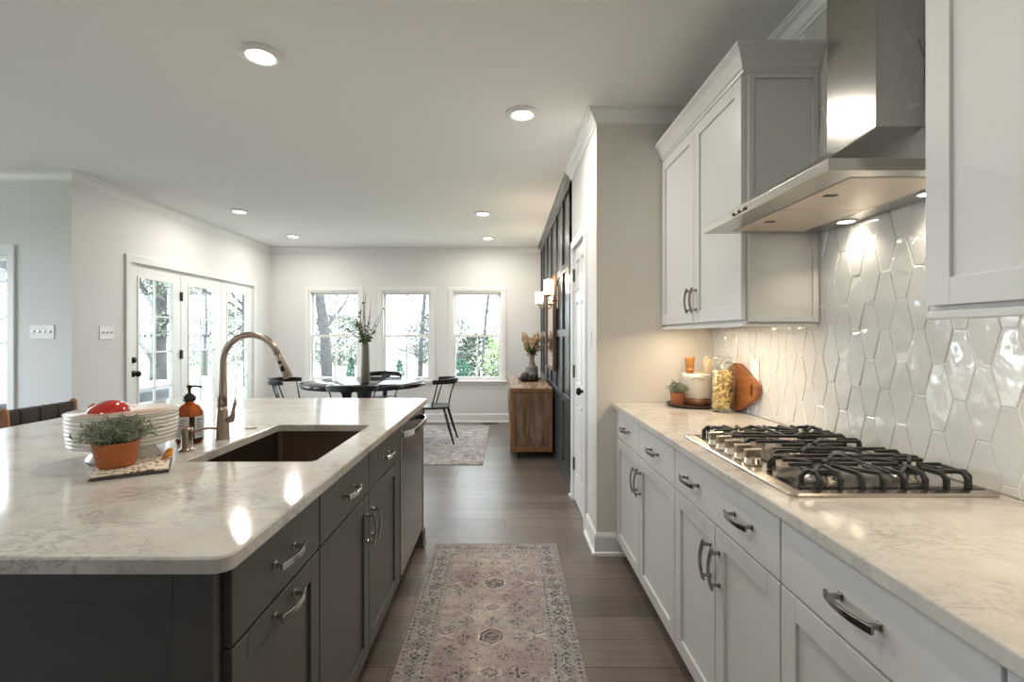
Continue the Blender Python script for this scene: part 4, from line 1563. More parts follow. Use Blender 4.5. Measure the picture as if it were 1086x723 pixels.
MB().tube(ha, [0.004 + 0.005 * (1 - abs((i - 6) / 6)) for i in range(13)], 10).build('lug_handle', 'stone_crock', t)
tag(MB().lathe([(0.018, 0.0), (0.019, 0.12), (0.0215, 0.148), (0.0245, 0.152), (0.025, 0.158), (0.022, 0.160), (0.023, 0.166), (0.0285, 0.215), (0.0295, 0.221), (0.027, 0.227), (0.001, 0.228)],
                (1.083, 2.85, 0.984), 24).build('rolling_pin', 'olive_wood'), 'thick turned brown wooden handle standing in the crock', 'utensil')
for (p, q, lab) in (((1.135, 2.83, 0.99), (1.172, 2.84, 1.165), 'pale wooden spoon in the crock, nearer the wall corner'),
                    ((1.125, 2.815, 0.99), (1.162, 2.79, 1.15), 'pale wooden spoon in the crock, just left of the jar')):
    p, q = Vector(p), Vector(q)
    dd = (q - p).normalized()
    mb = MB().tube([p, p + dd * 0.14, q], [0.005, 0.005, 0.0055], 10)
    hd_ = MB().ball((0, 0, 0), 0.021, 16, 10, 1.0, 0.32, 1.7)
    hd_.xform(Matrix.Translation(q + dd * 0.02) @ Vector((0, 0, 1)).rotation_difference(dd).to_matrix().to_4x4())
    mb.add(hd_.v, hd_.f, True)
    tag(mb.build('wooden_spoon', 'pale_wood'), lab, 'spoon', 'pale wooden spoons in the crock')

# pasta jar
t = thing('glass_jar', 'tall clip-top glass jar of pasta beside the cutting board', 'jar', (1.162, 2.60, 0.93))
bx, by, bz = t.location
MB().lathe([(0.001, 0.001), (0.054, 0.0), (0.059, 0.004), (0.060, 0.012), (0.060, 0.225), (0.057, 0.24), (0.049, 0.252), (0.047, 0.257), (0.0475, 0.275), (0.0445, 0.275), (0.044, 0.257), (0.053, 0.238),
            (0.0565, 0.222), (0.0565, 0.012), (0.052, 0.007), (0.001, 0.006)], (bx, by, bz), 40).build('glass', 'jar_glass', t)
MB().lathe([(0.001, 0.272), (0.040, 0.272), (0.0425, 0.278), (0.051, 0.280), (0.052, 0.286), (0.047, 0.294), (0.035, 0.297), (0.03, 0.306), (0.001, 0.308)], (bx, by, bz), 36).build('lid', 'jar_glass', t)
wr = MB()
for zz in (0.263, 0.288):
    ring = [(bx + 0.0515 * math.cos(2 * PI * i / 24), by + 0.0515 * math.sin(2 * PI * i / 24), bz + zz) for i in range(25)]
    wr.tube(ring, 0.0017, 6)
wr.tube([(bx - 0.03, by - 0.045, bz + 0.262), (bx - 0.034, by - 0.052, bz + 0.275), (bx - 0.03, by - 0.047, bz + 0.29)], 0.002, 6)
wr.tube([(bx - 0.02, by - 0.053, bz + 0.235), (bx - 0.02, by - 0.056, bz + 0.265), (bx + 0.015, by - 0.056, bz + 0.265), (bx + 0.015, by - 0.053, bz + 0.235)], 0.0016, 6)
wr.build('wire_clip', 'chrome', t)
pr = random.Random(21)
pm = MB()
for k in range(230):
    rr = 0.043 * math.sqrt(pr.uniform(0.2, 1))
    a = pr.uniform(0, 2 * PI)
    c = Vector((bx + rr * math.cos(a), by + rr * math.sin(a), bz + 0.02 + 0.195 * pr.random()))
    d1 = Vector((pr.gauss(0, 1), pr.gauss(0, 1), pr.gauss(0, 1))).normalized()
    d2 = d1.cross(Vector((pr.gauss(0, 1), pr.gauss(0, 1), pr.gauss(0, 1)))).normalized()
    L = 0.016
    pts = [c - d1 * L * 0.8 + d2 * 0.005, c - d1 * L * 0.3 - d2 * 0.001, c + d1 * L * 0.3 - d2 * 0.001, c + d1 * L * 0.8 + d2 * 0.005]
    pts = [Vector((min(max(p.x, bx - 0.05), bx + 0.05), min(max(p.y, by - 0.05), by + 0.05), max(p.z, bz + 0.015))) for p in pts]
    for p in pts:
        v2 = Vector((p.x - bx, p.y - by))
        if v2.length > 0.048:
            v2 = v2.normalized() * 0.048
            p.x, p.y = bx + v2.x, by + v2.y
    pm.tube(pts, [0.0062, 0.0070, 0.0070, 0.0062], 8)
tag(pm.build('pasta', 'pasta'), 'pale yellow dried pasta filling the clip-top jar', 'pasta', kind='stuff')

# cutting board leaning on the wall: outline in (y, z), then tilted
ol = []
for i in range(25):
    a = math.radians(62 + (298 - 62) * i / 24)
    ol.append((0.132 * math.cos(a), 0.128 * math.sin(a)))
ol += [(0.12, -0.088), (0.172, -0.062), (0.205, -0.047), (0.222, -0.030), (0.231, -0.010), (0.231, 0.010), (0.222, 0.030), (0.205, 0.047), (0.172, 0.062), (0.12, 0.088)]
bm2 = bmesh.new()
hole = [(0.180 + 0.014 * math.cos(2 * PI * i / 20), 0.034 * math.sin(2 * PI * i / 20)) for i in range(20)]


def bl(pts, h):
    return [bm2.verts.new((h, p[0], p[1])) for p in pts]


of, ob_, hf_, hb_ = bl(ol, -0.011), bl(ol, 0.011), bl(hole, -0.011), bl(hole, 0.011)
for (a, b) in ((of, ob_), (hf_, hb_)):
    for i in range(len(a)):
        bm2.faces.new((a[i], a[(i + 1) % len(a)], b[(i + 1) % len(a)], b[i]))
for (a, b) in ((of, hf_), (ob_, hb_)):
    es = []
    for l in (a, b):
        for i in range(len(l)):
            es.append(bm2.edges.get((l[i], l[(i + 1) % len(l)])))
    bmesh.ops.triangle_fill(bm2, edges=es, use_beauty=True)
bmesh.ops.recalc_face_normals(bm2, faces=bm2.faces)
me = bpy.data.meshes.new('cutting_board')
bm2.to_mesh(me)
bm2.free()
me.materials.append(M['board_wood'])
o = bpy.data.objects.new('cutting_board', me)
COL.objects.link(o)
o.rotation_euler = Matrix(((0, 0, 0), (0, 0, 0), (0, 0, 0))).to_euler()
mt = Matrix.Translation((1.2465, 2.62, 1.0615)) @ Matrix.Rotation(math.radians(3.5), 4, 'Y') @ Matrix.Rotation(PI, 4, 'X')
o.matrix_world = mt
bv = o.modifiers.new('bevel', 'BEVEL')
bv.width = 0.005
bv.segments = 3
bv.angle_limit = math.radians(50)
tag(o, 'rounded brown wooden cutting board leaning on the tiles', 'cutting board')


def plate(label, cat, c, n, w, h, kind, count, name):
    """wall plate; n = '+x','-x','-y'"""
    t = thing(name, label, cat, c)
    x, y, z = c

    def bx_(a0, a1, z0, z1, d0, d1):
        if n == '+x':
            return (x + d0, x + d1, y + a0, y + a1, z + z0, z + z1)
        if n == '-x':
            return (x - d1, x - d0, y + a0, y + a1, z + z0, z + z1)
        return (x + a0, x + a1, y - d1, y - d0, z + z0, z + z1)
    MB().box(*bx_(-w / 2, w / 2, -h / 2, h / 2, 0.0, 0.006)).build('plate', 'plastic_white', t, bevel=0.0025)
    for k in range(count):
        a = (k - (count - 1) / 2) * 0.046
        if kind == 'toggle':
            MB().box(*bx_(a - 0.006, a + 0.006, -0.012, 0.012, 0.006, 0.009)).build('slot', 'toggle', t)
            MB().box(*bx_(a - 0.004, a + 0.004, -0.002, 0.012, 0.009, 0.017)).build('toggle', 'pewter', t)
        elif kind == 'rocker':
            for zz in (-0.024, 0.024):
                MB().box(*bx_(a - 0.014, a + 0.014, zz - 0.02, zz + 0.02, 0.006, 0.010)).build('rocker', 'plastic_white', t, bevel=0.001)
        else:
            for zz in (-0.02, 0.02):
                r_ = MB().box(*bx_(-0.015, 0.015, zz - 0.014, zz + 0.014, 0.006, 0.009)).build('socket', 'plastic_white', t, bevel=0.001)
                MB().box(*bx_(-0.007, -0.005, zz - 0.005, zz + 0.006, 0.009, 0.0093)).box(*bx_(0.005, 0.007, zz - 0.005, zz + 0.006, 0.009, 0.0093)).build('slots', 'plastic_dark', r_)
    return t


plate('white double outlet on the backsplash beside the cutting board', 'outlet', (XW - 0.0075, 2.459, 1.158), '-x', 0.072, 0.117, 'outlet', 1, 'wall_outlet')
plate('four-toggle switch plate between left window and wall corner', 'switch', (-3.885, YR, 1.37), '-y', 0.205, 0.117, 'toggle', 4, 'switch_plate')
plate('three-toggle switch plate left of the patio doors', 'switch', (XL, 4.43, 1.365), '+x', 0.162, 0.117, 'toggle', 3, 'switch_plate')
plate('two-rocker switch plate beside the pantry door', 'switch', (XP, 3.165, 1.318), '-x', 0.072, 0.117, 'rocker', 1, 'switch_plate')

# ------------------------------------------------------------------ runner rug
def vnoise(u, v, seed):
    rs = np.random.RandomState(seed)
    gx, gy = int(u.max()) + 3, int(v.max()) + 3
    g = rs.rand(gx, gy)
    iu, iv = np.floor(u).astype(int), np.floor(v).astype(int)
    fu, fv = u - iu, v - iv
    fu, fv = fu * fu * (3 - 2 * fu), fv * fv * (3 - 2 * fv)
    return (g[iu, iv] * (1 - fu) * (1 - fv) + g[iu + 1, iv] * fu * (1 - fv) + g[iu, iv + 1] * (1 - fu) * fv + g[iu + 1, iv + 1] * fu * fv)


def make_runner():
    x0, x1, y0, y1 = -0.446, 0.328, 0.66, 3.115
    W, L = x1 - x0, y1 - y0
    nx, ny = 230, 720
    xs = np.linspace(0, W, nx)
    ys = np.linspace(0, L, ny)
    U, V = np.meshgrid(xs, ys, indexing='ij')
    cu = np.abs(U - W / 2)              # mirrored across
    eu, ev = W / 2 - cu, np.minimum(V, L - V)
    ed = np.minimum(eu, ev)             # distance to edge
    wu = (vnoise(U * 30, V * 30, 8) - 0.5) * 0.010
    wv = (vnoise(U * 30, V * 30, 9) - 0.5) * 0.010
    U0, V0 = U, V
    inn = np.clip((np.minimum(np.minimum(U, W - U), np.minimum(V, L - V)) - 0.012) / 0.02, 0, 1)
    U, V = U + wu * inn, V + wv * inn
    cu = np.abs(U - W / 2)
    eu, ev = W / 2 - cu, np.minimum(V, L - V)
    ed = np.minimum(eu, ev)
    U, V = np.clip(U, 0, W), np.clip(V, 0, L)
    n1 = vnoise(U * 6, V * 6, 1)
    n2 = vnoise(U * 60, V * 25, 2)
    n3 = vnoise(U * 12, V * 90, 3)
    n4 = vnoise(U * 150, V * 150, 4)
    sand = np.array([0.46, 0.41, 0.375])
    mauve = np.array([0.33, 0.26, 0.24])
    slate = np.array([0.075, 0.075, 0.085])
    greyb = np.array([0.35, 0.32, 0.31])
    cream = np.array([0.56, 0.50, 0.44])
    C = np.zeros(U.shape + (3,)) + sand

    def blend(mask, col):
        nonlocal C
        m = np.clip(mask, 0, 1)[..., None]
        C = C * (1 - m) + col * m
    bw = 0.142
    field = ed > bw
    blend(field * np.clip((n1 + 0.6 * n3 - 0.5) * 1.5, 0, 0.85), mauve)
    blend((~field) * 0.55, greyb)

    def diamond(du, dv, a, b):
        return np.abs(du) / a + np.abs(dv) / b

    def ring(d, r, w):
        return (np.abs(d - r) < w).astype(float)
    wear = np.clip(0.35 + 1.1 * n2 * (0.4 + n1), 0.15, 0.95)
    # border guard stripes of small blocks
    for (r_, p_) in ((0.022, 0.026), (0.118, 0.026)):
        s_ = np.where(eu < ev, V, U)
        dots = (np.abs(ed - r_) < 0.0055) & (((s_ / p_) % 1) < 0.55)
        blend(dots * wear, slate)
    for r_ in (0.010, 0.036, 0.104, 0.134):
        blend(ring(ed, r_, 0.0016) * wear * 0.6, slate * 1.6)
    # border motifs
    s_ = np.where(eu < ev, V, cu)
    P = 0.16
    ds = ((s_ + P / 2) % P) - P / 2
    dd = ed - 0.07
    q = diamond(dd, ds, 0.030, 0.042)
    blend(ring(q, 0.95, 0.13) * wear * (ed < bw), slate)
    blend(ring(q, 0.42, 0.18) * wear * (ed < bw), slate * 1.4)
    ds2 = (s_ % P) - P / 2
    ang = np.arctan2(ds2, dd)
    rr = np.hypot(ds2, dd)
    star = rr < 0.012 + 0.014 * np.abs(np.cos(2 * ang))
    blend(star * wear * (ed < bw), slate * 1.2)
    blend((rr < 0.009) * 1.0 * (ed < bw), cream)
    # vine crosses
    vine = np.abs(dd - 0.022 * np.sin(2 * PI * s_ / P)) < 0.003
    blend(vine * wear * (ed < bw) * 0.8, slate * 1.4)
    # field motifs: rows
    PV = 0.46
    vv = V % PV

    def at(u0, v0):
        dv_ = ((vv - v0 + PV / 2) % PV) - PV / 2
        return cu - u0, dv_
    # central hexagon medallion
    du, dv_ = at(0, 0.11)
    hx = np.maximum(np.abs(du) / 0.056, (np.abs(du) * 0.6 + np.abs(dv_)) / 0.062)
    blend(ring(hx, 1.0, 0.09) * wear * field, cream)
    blend(ring(hx, 0.80, 0.10) * wear * field, slate)
    blend(ring(hx, 0.42, 0.16) * wear * field, slate * 1.2)
    blend(((np.abs(dv_) < 0.004) & (np.abs(du) < 0.035)) * wear * field, slate)
    # second smaller medallion
    du, dv_ = at(0, 0.34)
    hx = np.maximum(np.abs(du) / 0.042, (np.abs(du) * 0.7 + np.abs(dv_)) / 0.038)
    blend(ring(hx, 1.0, 0.14) * wear * field, cream * 0.95)
    blend(ring(hx, 0.6, 0.16) * wear * field, slate * 1.6)
    for (u0, v0, s1) in ((0.125, 0.10, 1.0), (0.12, 0.22, 1.15), (0.11, 0.335, 1.25), (0.0, 0.225, 0.9), (0.17, 0.28, 0.8), (0.175, 0.02, 0.9), (0.06, 0.43, 0.9), (0.19, 0.17, 0.8)):
        du, dv_ = at(u0, v0)
        an = np.arctan2(dv_, du)
        rr = np.hypot(du, dv_) / s1
        fl = rr < 0.016 + 0.012 * np.cos(4 * an + (PI / 4 if u0 < 0.1 else 0))
        blend(fl * wear * field, slate)
        blend(((rr < 0.010)) * field * 0.9, sand)
        blend(((rr < 0.005)) * field * wear, slate)
        qd = diamond(du, dv_, 0.036 * s1, 0.040 * s1)
        blend(ring(qd, 1.0, 0.07) * wear * 0.8 * field, slate * 1.5)
    # pale Y sprigs at the field's side
    du, dv_ = at(0.205, 0.11)
    sp_ = (np.abs(np.abs(dv_) - 0.6 * np.abs(du)) < 0.006) & (np.abs(du) < 0.035)
    blend(sp_ * field, cream * 1.05)
    sp_ = (np.abs(np.abs(dv_) - 0.6 * np.abs(du) - 0.013) < 0.004) & (np.abs(du) < 0.04)
    blend(sp_ * wear * field, slate)
    # speckles and wear
    blend((n4 > 0.78) * 0.45 * (0.4 + n1), slate * 1.8)
    blend((vnoise(U * 95, V * 95, 14) > 0.78) * 0.5, slate * 1.4)
    blend((vnoise(U * 85, V * 85, 15) > 0.80) * 0.45, cream)
    blend(np.clip((vnoise(U * 5, V * 70, 16) - 0.62) * 2.2, 0, 0.6), mauve * 1.1)
    C *= (0.86 + 0.28 * n3)[..., None]
    C *= (0.9 + 0.2 * n2)[..., None]
    blend((ed < 0.006) * 0.7, np.array([0.30, 0.22, 0.16]))
    Z = np.full(U.shape, 0.007) + 0.0008 * n1
    Z[0, :] = Z[-1, :] = 0.0008
    Z[:, 0] = Z[:, -1] = 0.0008
    U, V = U0, V0
    X = U + x0 - (x0 + x1) / 2
    Y = V + y0 - (y0 + y1) / 2
    # right edge runs a touch inwards towards the viewer
    X = X - 0.012 * (1 - V / L) * (U / W)
    verts = np.stack([X, Y, Z], -1).reshape(-1, 3)
    idx = np.arange(nx * ny).reshape(nx, ny)
    faces = np.stack([idx[:-1, :-1], idx[1:, :-1], idx[1:, 1:], idx[:-1, 1:]], -1).reshape(-1, 4)
    me = bpy.data.meshes.new('runner_rug')
    me.from_pydata(verts.tolist(), [], faces.tolist())
    ca = me.color_attributes.new('pile', 'FLOAT_COLOR', 'POINT')
    rgba = np.ones((nx * ny, 4), dtype=np.float32)
    rgba[:, :3] = C.reshape(-1, 3)
    ca.data.foreach_set('color', rgba.ravel())
    me.polygons.foreach_set('use_smooth', [True] * len(me.polygons))
    k = NT('faded_oriental_rug')
    at_ = k.n('ShaderNodeVertexColor', layer_name='pile')
    k.l(at_, 'Color', k.p, 'Base Color')
    k.p.inputs['Roughness'].default_value = 0.95
    k.p.inputs['Specular IOR Level'].default_value = 0.1
    me.materials.append(k.m)
    o = bpy.data.objects.new('runner_rug', me)
    o.location = ((x0 + x1) / 2, (y0 + y1) / 2, 0)
    COL.objects.link(o)
    tag(o, 'faded beige and mauve patterned runner on the kitchen floor', 'rug')


make_runner()

# ------------------------------------------------------------------ dining area
tag(MB().box(-3.35, -0.235, 5.03, 7.27, 0.0, 0.009).build('area_rug', 'rug_grey', bevel=0.003), 'large faded grey rug under the dining table', 'rug')
TX, TY = -1.786, 6.15
t = thing('dining_table', 'round black dining table by the far windows', 'table', (TX, TY, 0.009))
MB().lathe([(0.001, 0.70), (0.70, 0.70), (0.755, 0.703), (0.762, 0.715), (0.762, 0.745), (0.757, 0.751), (0.001, 0.751)], (TX, TY, 0.009), 72).build('tabletop', 'table_top', t)
MB().lathe([(0.10, 0.0), (0.085, 0.3), (0.075, 0.5), (0.10, 0.64), (0.17, 0.70)], (TX, TY, 0.009), 32).build('pedestal', 'black_wood', t)
for k in range(4):
    a = PI / 4 + k * PI / 2
    MB().bar([(TX + 0.05 * math.cos(a), TY + 0.05 * math.sin(a), 0.12), (TX + 0.25 * math.cos(a), TY + 0.25 * math.sin(a), 0.075), (TX + 0.46 * math.cos(a), TY + 0.46 * math.sin(a), 0.032)],
             0.06, [0.12, 0.07, 0.045], (-math.sin(a), math.cos(a), 0)).build('foot', 'black_wood', t, bevel=0.004)


def make_chair(label, loc, rz):
    t = thing('dining_chair', label, 'chair', loc, rz, group='black dining chairs around the round table')
    # seat
    ol = []
    for i in range(32):
        a = 2 * PI * i / 32
        cx_, sy_ = math.cos(a), math.sin(a)
        p = 2.6
        rr = (abs(cx_) ** p + abs(sy_) ** p) ** (-1 / p)
        ol.append((0.225 * rr * cx_ * (1 + 0.06 * sy_), 0.21 * rr * sy_))
    MB().prism(ol, 'z', 0.425, 0.452).build('seat', 'black_wood', t, bevel=0.008, seg=3, local=True)
    for (sx, sy) in ((1, 1), (-1, 1), (1, -1), (-1, -1)):
        yb_ = 0.225 if sy > 0 else 0.275
        MB().tube([(sx * 0.16, sy * 0.15, 0.427), (sx * 0.19, sy * (0.15 + yb_) / 2 + 0, 0.2), (sx * 0.215, sy * yb_, 0.0)], [0.019, 0.016, 0.011], 12).build('leg', 'black_wood', t, local=True)
    # back rail
    pts, hs, ws = [], [], []
    for i in range(21):
        u = -1 + 2 * i / 20
        pts.append((0.268 * math.sin(u * 1.5) / math.sin(1.5), -0.29 + 0.27 * abs(u) ** 2.2, 0.775 - 0.012 * abs(u)))
        ws.append(0.068 - 0.018 * abs(u) ** 3)
        hs.append(0.030 - 0.008 * abs(u) ** 4)
    MB().bar(pts, ws, hs, (0, 0, 1)).build('back_rail', 'black_wood', t, bevel=0.008, seg=3, local=True)
    MB().bar([(0, -0.275, 0.765), (0, -0.255, 0.72), (0, -0.215, 0.60), (0, -0.185, 0.44)], [0.014] * 4, [0.20, 0.105, 0.08, 0.06], (0, 1, 0)).build('splat', 'black_wood', t, bevel=0.003, local=True)
    for sx in (-1, 1):
        MB().tube([(sx * 0.185, 0.0, 0.445), (sx * 0.255, -0.085, 0.757)], [0.009, 0.008], 10).build('spindle', 'black_wood', t, local=True)
    return t


make_chair('black chair right of the round table, seen in profile', (-0.905, 6.15, 0.0125), PI / 2)
make_chair('black chair nearest the island, its curved back to the camera', (-1.665, 5.345, 0.0125), 0.0)
make_chair('black chair left of the round table, behind the faucet head', (-2.63, 6.05, 0.0125), -PI / 2)
make_chair('black chair on the window side of the round table', (-1.765, 6.92, 0.0125), PI)

t = thing('tall_vase', 'tall grey olive cylinder vase with leafy branches on the table', 'vase', (-1.735, 6.02, 0.76))
bx, by, bz = t.location
MB().lathe([(0.001, 0), (0.05, 0), (0.054, 0.006), (0.054, 0.15), (0.050, 0.30), (0.045, 0.46), (0.045, 0.475), (0.039, 0.475), (0.039, 0.05), (0.001, 0.045)], (bx, by, bz), 32).build('body', 'vase_tall', t)
br = random.Random(4)
bt, lf = MB(), MB()
for k in range(15):
    a = br.uniform(0, 2 * PI)
    out_ = br.uniform(0.05, 0.30)
    top = br.uniform(0.62, 1.0) if k > 3 else br.uniform(1.0, 1.24)
    if k <= 3:
        out_ *= 0.35
    p0 = Vector((bx + 0.02 * math.cos(a), by + 0.02 * math.sin(a), bz + 0.3))
    p3 = Vector((bx + out_ * math.cos(a), by + out_ * math.sin(a) * 0.7, bz + top))
    p1 = Vector((bx + 0.03 * math.cos(a), by + 0.03 * math.sin(a), bz + 0.5))
    pts = [p0, p1, (p1 + p3) / 2 + Vector((br.uniform(-0.03, 0.03), 0, 0.03)), p3]
    bt.tube(pts, [0.004, 0.0035, 0.003, 0.0015], 6)
    for q in range(20):
        t_ = br.uniform(0.0, 1.0) ** 1.6
        i_ = 1 + (1 if t_ > 0.5 else 0)
        f_ = (t_ * 2) % 1
        p = pts[i_].lerp(pts[i_ + 1], f_)
        dens = 1.0 if p.z < bz + 0.72 else 0.25
        if br.random() > dens:
            continue
        d_ = Vector((br.gauss(0, 1), br.gauss(0, 1), br.gauss(0.0, 0.7))).normalized()
        w_ = d_.cross(Vector((br.gauss(0, 1), br.gauss(0, 1), br.gauss(0, 1)))).normalized()
        L = br.uniform(0.035, 0.062)
        v0, v1, v2, v3 = p, p + d_ * L * 0.5 + w_ * L * 0.24, p + d_ * L, p + d_ * L * 0.5 - w_ * L * 0.24
        mid = p + d_ * L * 0.5 - d_.cross(w_) * L * 0.08
        lf.add([v0, v1, v2, v3, mid], [(0, 1, 4), (1, 2, 4), (2, 3, 4), (3, 0, 4)])
bo = bt.build('branches', 'twig', t)
lf.build('leaves', 'leaf3', bo)

# ------------------------------------------------------------------ sideboard and its things
t = thing('sideboard', 'brown reclaimed wood sideboard against the dark wall', 'sideboard', (0.285, 6.08, 0))
sx0, sx1, sy0, sy1, sz0, sz1 = 0.052, 0.515, 5.30, 6.86, 0.072, 0.765
fr = MB()
fr.box(sx0, sx1, sy0, sy1, sz1 - 0.048, sz1 - 0.002).box(sx0, sx1, sy0, sy1, sz0, sz0 + 0.05)
for (x0, x1) in ((sx0, sx0 + 0.05), (sx1 - 0.03, sx1)):
    fr.box(x0, x1, sy0, sy0 + 0.05, sz0 + 0.05, sz1 - 0.048).box(x0, x1, sy1 - 0.05, sy1, sz0 + 0.05, sz1 - 0.048)
fr.build('frame', 'frame_wood', t, bevel=0.002)
MB().box(sx0 + 0.001, sx1 - 0.001, sy0 + 0.002, sy1 - 0.002, sz1 - 0.002, sz1 + 0.002).build('top', 'top_wood', t)
pn = MB()
xs_ = [sx0 + 0.05, 0.19, 0.272, 0.36, 0.425, sx1 - 0.03]
for i in range(5):
    pn.box(xs_[i], xs_[i + 1] - 0.001, sy0 + 0.012 + 0.002 * (i % 2), sy0 + 0.03, sz0 + 0.05, sz1 - 0.048)
pn.build('end_panel', 'weathered', t, bevel=0.001)
MB().box(sx0 + 0.03, sx1 - 0.012, sy0 + 0.05, sy1 - 0.02, sz0 + 0.05, sz1 - 0.048).build('case', 'frame_wood', t)
for k in range(3):
    a = sy0 + 0.055 + k * 0.485
    o = MB().box(sx0 + 0.006, sx0 + 0.028, a, a + 0.478, sz0 + 0.055, sz1 - 0.053).build('door', 'weathered', t, bevel=0.001)
    MB().bar([(sx0 - 0.014, a + 0.05, 0.47), (sx0 - 0.014, a + 0.05, 0.62)], 0.008, 0.008, (0, 1, 0)).box(sx0 - 0.012, sx0 + 0.006, a + 0.046, a + 0.054, 0.48, 0.49).box(
        sx0 - 0.012, sx0 + 0.006, a + 0.046, a + 0.054, 0.60, 0.61).build('handle', 'brass', o)
for (x, y) in ((sx0 + 0.10, sy0 + 0.06), (sx1 - 0.09, sy0 + 0.06), (sx0 + 0.10, sy1 - 0.06), (sx1 - 0.09, sy1 - 0.06)):
    MB().box(x - 0.018, x + 0.018, y - 0.018, y + 0.018, 0, sz0).build('leg', 'black_wood', t)
ZS = sz1 + 0.002
tag(MB().lathe([(0.001, 0.0), (0.09, 0.0), (0.13, 0.012), (0.16, 0.034), (0.163, 0.038), (0.157, 0.038), (0.125, 0.018), (0.085, 0.007), (0.001, 0.006)], (0.30, 6.18, ZS), 40).build('shallow_dish', 'dark_tray'),
    'shallow black dish on the sideboard', 'dish')
for (x, y, r_, lab) in ((0.245, 6.16, 0.056, 'dark round ornament, left of the two in the dish'), (0.362, 6.17, 0.057, 'dark round ornament, right of the two in the dish')):
    tag(MB().ball((x, y, ZS + r_ + 0.008), r_, 24, 16, 1, 1, 0.96).build('ornament_ball', 'orb'), lab, 'ornament', 'round ornaments in the dish')
t = thing('stone_vase', 'grey stone vase of dried flowers on the sideboard', 'vase', (0.35, 6.47, ZS))
bx, by, bz = t.location
MB().lathe([(0.001, 0), (0.078, 0), (0.082, 0.004), (0.082, 0.160), (0.0815, 0.163), (0.078, 0.166), (0.060, 0.172), (0.050, 0.19), (0.036, 0.235), (0.031, 0.265), (0.038, 0.298), (0.048, 0.318), (0.044, 0.318), (0.03, 0.29), (0.001, 0.28)], (bx, by, bz), 36).build('body', 'vase', t)
fl, st_, lv = MB(), MB(), MB()
r_ = random.Random(12)
for k in range(46):
    a = r_.uniform(0, 2 * PI)
    o_ = 0.17 * math.sqrt(r_.uniform(0.03, 1))
    hh = r_.uniform(0.50, 0.68) - o_ * 0.45
    p0 = Vector((bx, by, bz + 0.28))
    p1 = Vector((bx + o_ * math.cos(a), by + o_ * math.sin(a), bz + hh))
    st_.tube([p0, (p0 + p1) / 2 + Vector((0, 0, 0.02)), p1], [0.0025, 0.002, 0.0015], 5)
    d_ = (p1 - p0).normalized()
    for q in range(9):
        c = p1 - d_ * 0.11 * r_.random() + Vector((r_.gauss(0, 0.009), r_.gauss(0, 0.009), r_.gauss(0, 0.006)))
        fl.ball(c, r_.uniform(0.007, 0.013), 6, 4, 1, 1, 1.5)
    for q in range(5):
        p = p0.lerp(p1, r_.uniform(0.25, 0.6))
        dl = Vector((r_.gauss(0, 1), r_.gauss(0, 1), r_.gauss(0.3, 0.6))).normalized()
        w_ = dl.cross(Vector((r_.gauss(0, 1), r_.gauss(0, 1), r_.gauss(0, 1)))).normalized()
        L = r_.uniform(0.04, 0.07)
        lv.add([p, p + dl * L * 0.5 + w_ * L * 0.17, p + dl * L, p + dl * L * 0.5 - w_ * L * 0.17], [(0, 1, 2, 3)])
so_ = st_.build('stems', 'twig', t)
fl.build('flower_heads', 'dried', t)
lv.build('leaves', 'leaf3', t)

# mirror and sconces on the dark wall
t = thing('wall_mirror', 'brown wood framed mirror on the dark wall above the sideboard', 'mirror', (XP - 0.012, 5.68, 0.95))
ma, mb_, mz0, mz1 = 5.20, 6.12, 0.96, 1.99
xf_ = XP - 0.05
xbk = XP - 0.0125
MB().box(xf_, xbk, ma, ma + 0.02, mz0, mz1).box(xf_, xbk, mb_ - 0.02, mb_, mz0, mz1).box(xf_, xbk, ma + 0.02, mb_ - 0.02, mz0, mz0 + 0.02).box(
    xf_, xbk, ma + 0.02, mb_ - 0.02, mz1 - 0.02, mz1).build('frame', 'mirror_wood', t, bevel=0.002)
MB().box(xf_ + 0.014, xbk, ma + 0.02, mb_ - 0.02, mz0 + 0.02, mz1 - 0.02).build('glass', 'mirror', t)


def sconce(label, y):
    t = thing('wall_sconce', label, 'sconce', (XP - 0.012, y, 1.70), group='glass wall sconces beside the mirror')
    x = 0.445
    MB().box(XP - 0.024, XP - 0.0125, y - 0.045, y + 0.045, 1.62, 1.84).build('backplate', 'sconce_metal', t, bevel=0.003)
    MB().tube([(XP - 0.02, y, 1.70), (x + 0.03, y, 1.695), (x, y, 1.705), (x, y, 1.745)], 0.008, 10).build('arm', 'sconce_metal', t)
    MB().lathe([(0.001, 0), (0.03, 0.0), (0.05, 0.008), (0.052, 0.014), (0.02, 0.018), (0.02, 0.05), (0.001, 0.052)], (x, y, 1.743), 24).build('cup', 'sconce_metal', t)
    MB().lathe([(0.048, 0.012), (0.052, 0.016), (0.052, 0.165), (0.049, 0.165), (0.049, 0.016)], (x, y, 1.745), 28).build('shade', 'shade_glass', t)
    bo = MB().ball((x, y, 1.835), 0.021, 16, 12, 1, 1, 1.6).build('bulb', 'bulb', t)
    lamp('bulb_light', 'POINT', (x, y, 1.925), 5, (1, 0.82, 0.6), t, 0.02)


sconce('lit glass sconce on the dark wall, nearer of the two', 4.98)
sconce('lit glass sconce on the dark wall, beyond the mirror', 6.36)

# floor register
t = MB().box(-0.36, -0.12, YF - 0.16, YF - 0.05, 0.0, 0.006)
for k in range(9):
    t.box(-0.345 + k * 0.025, -0.33 + k * 0.025, YF - 0.15, YF - 0.06, 0.006, 0.008)
tag(t.build('floor_register', 'bronze'), 'dark floor vent below the right far window', 'vent')

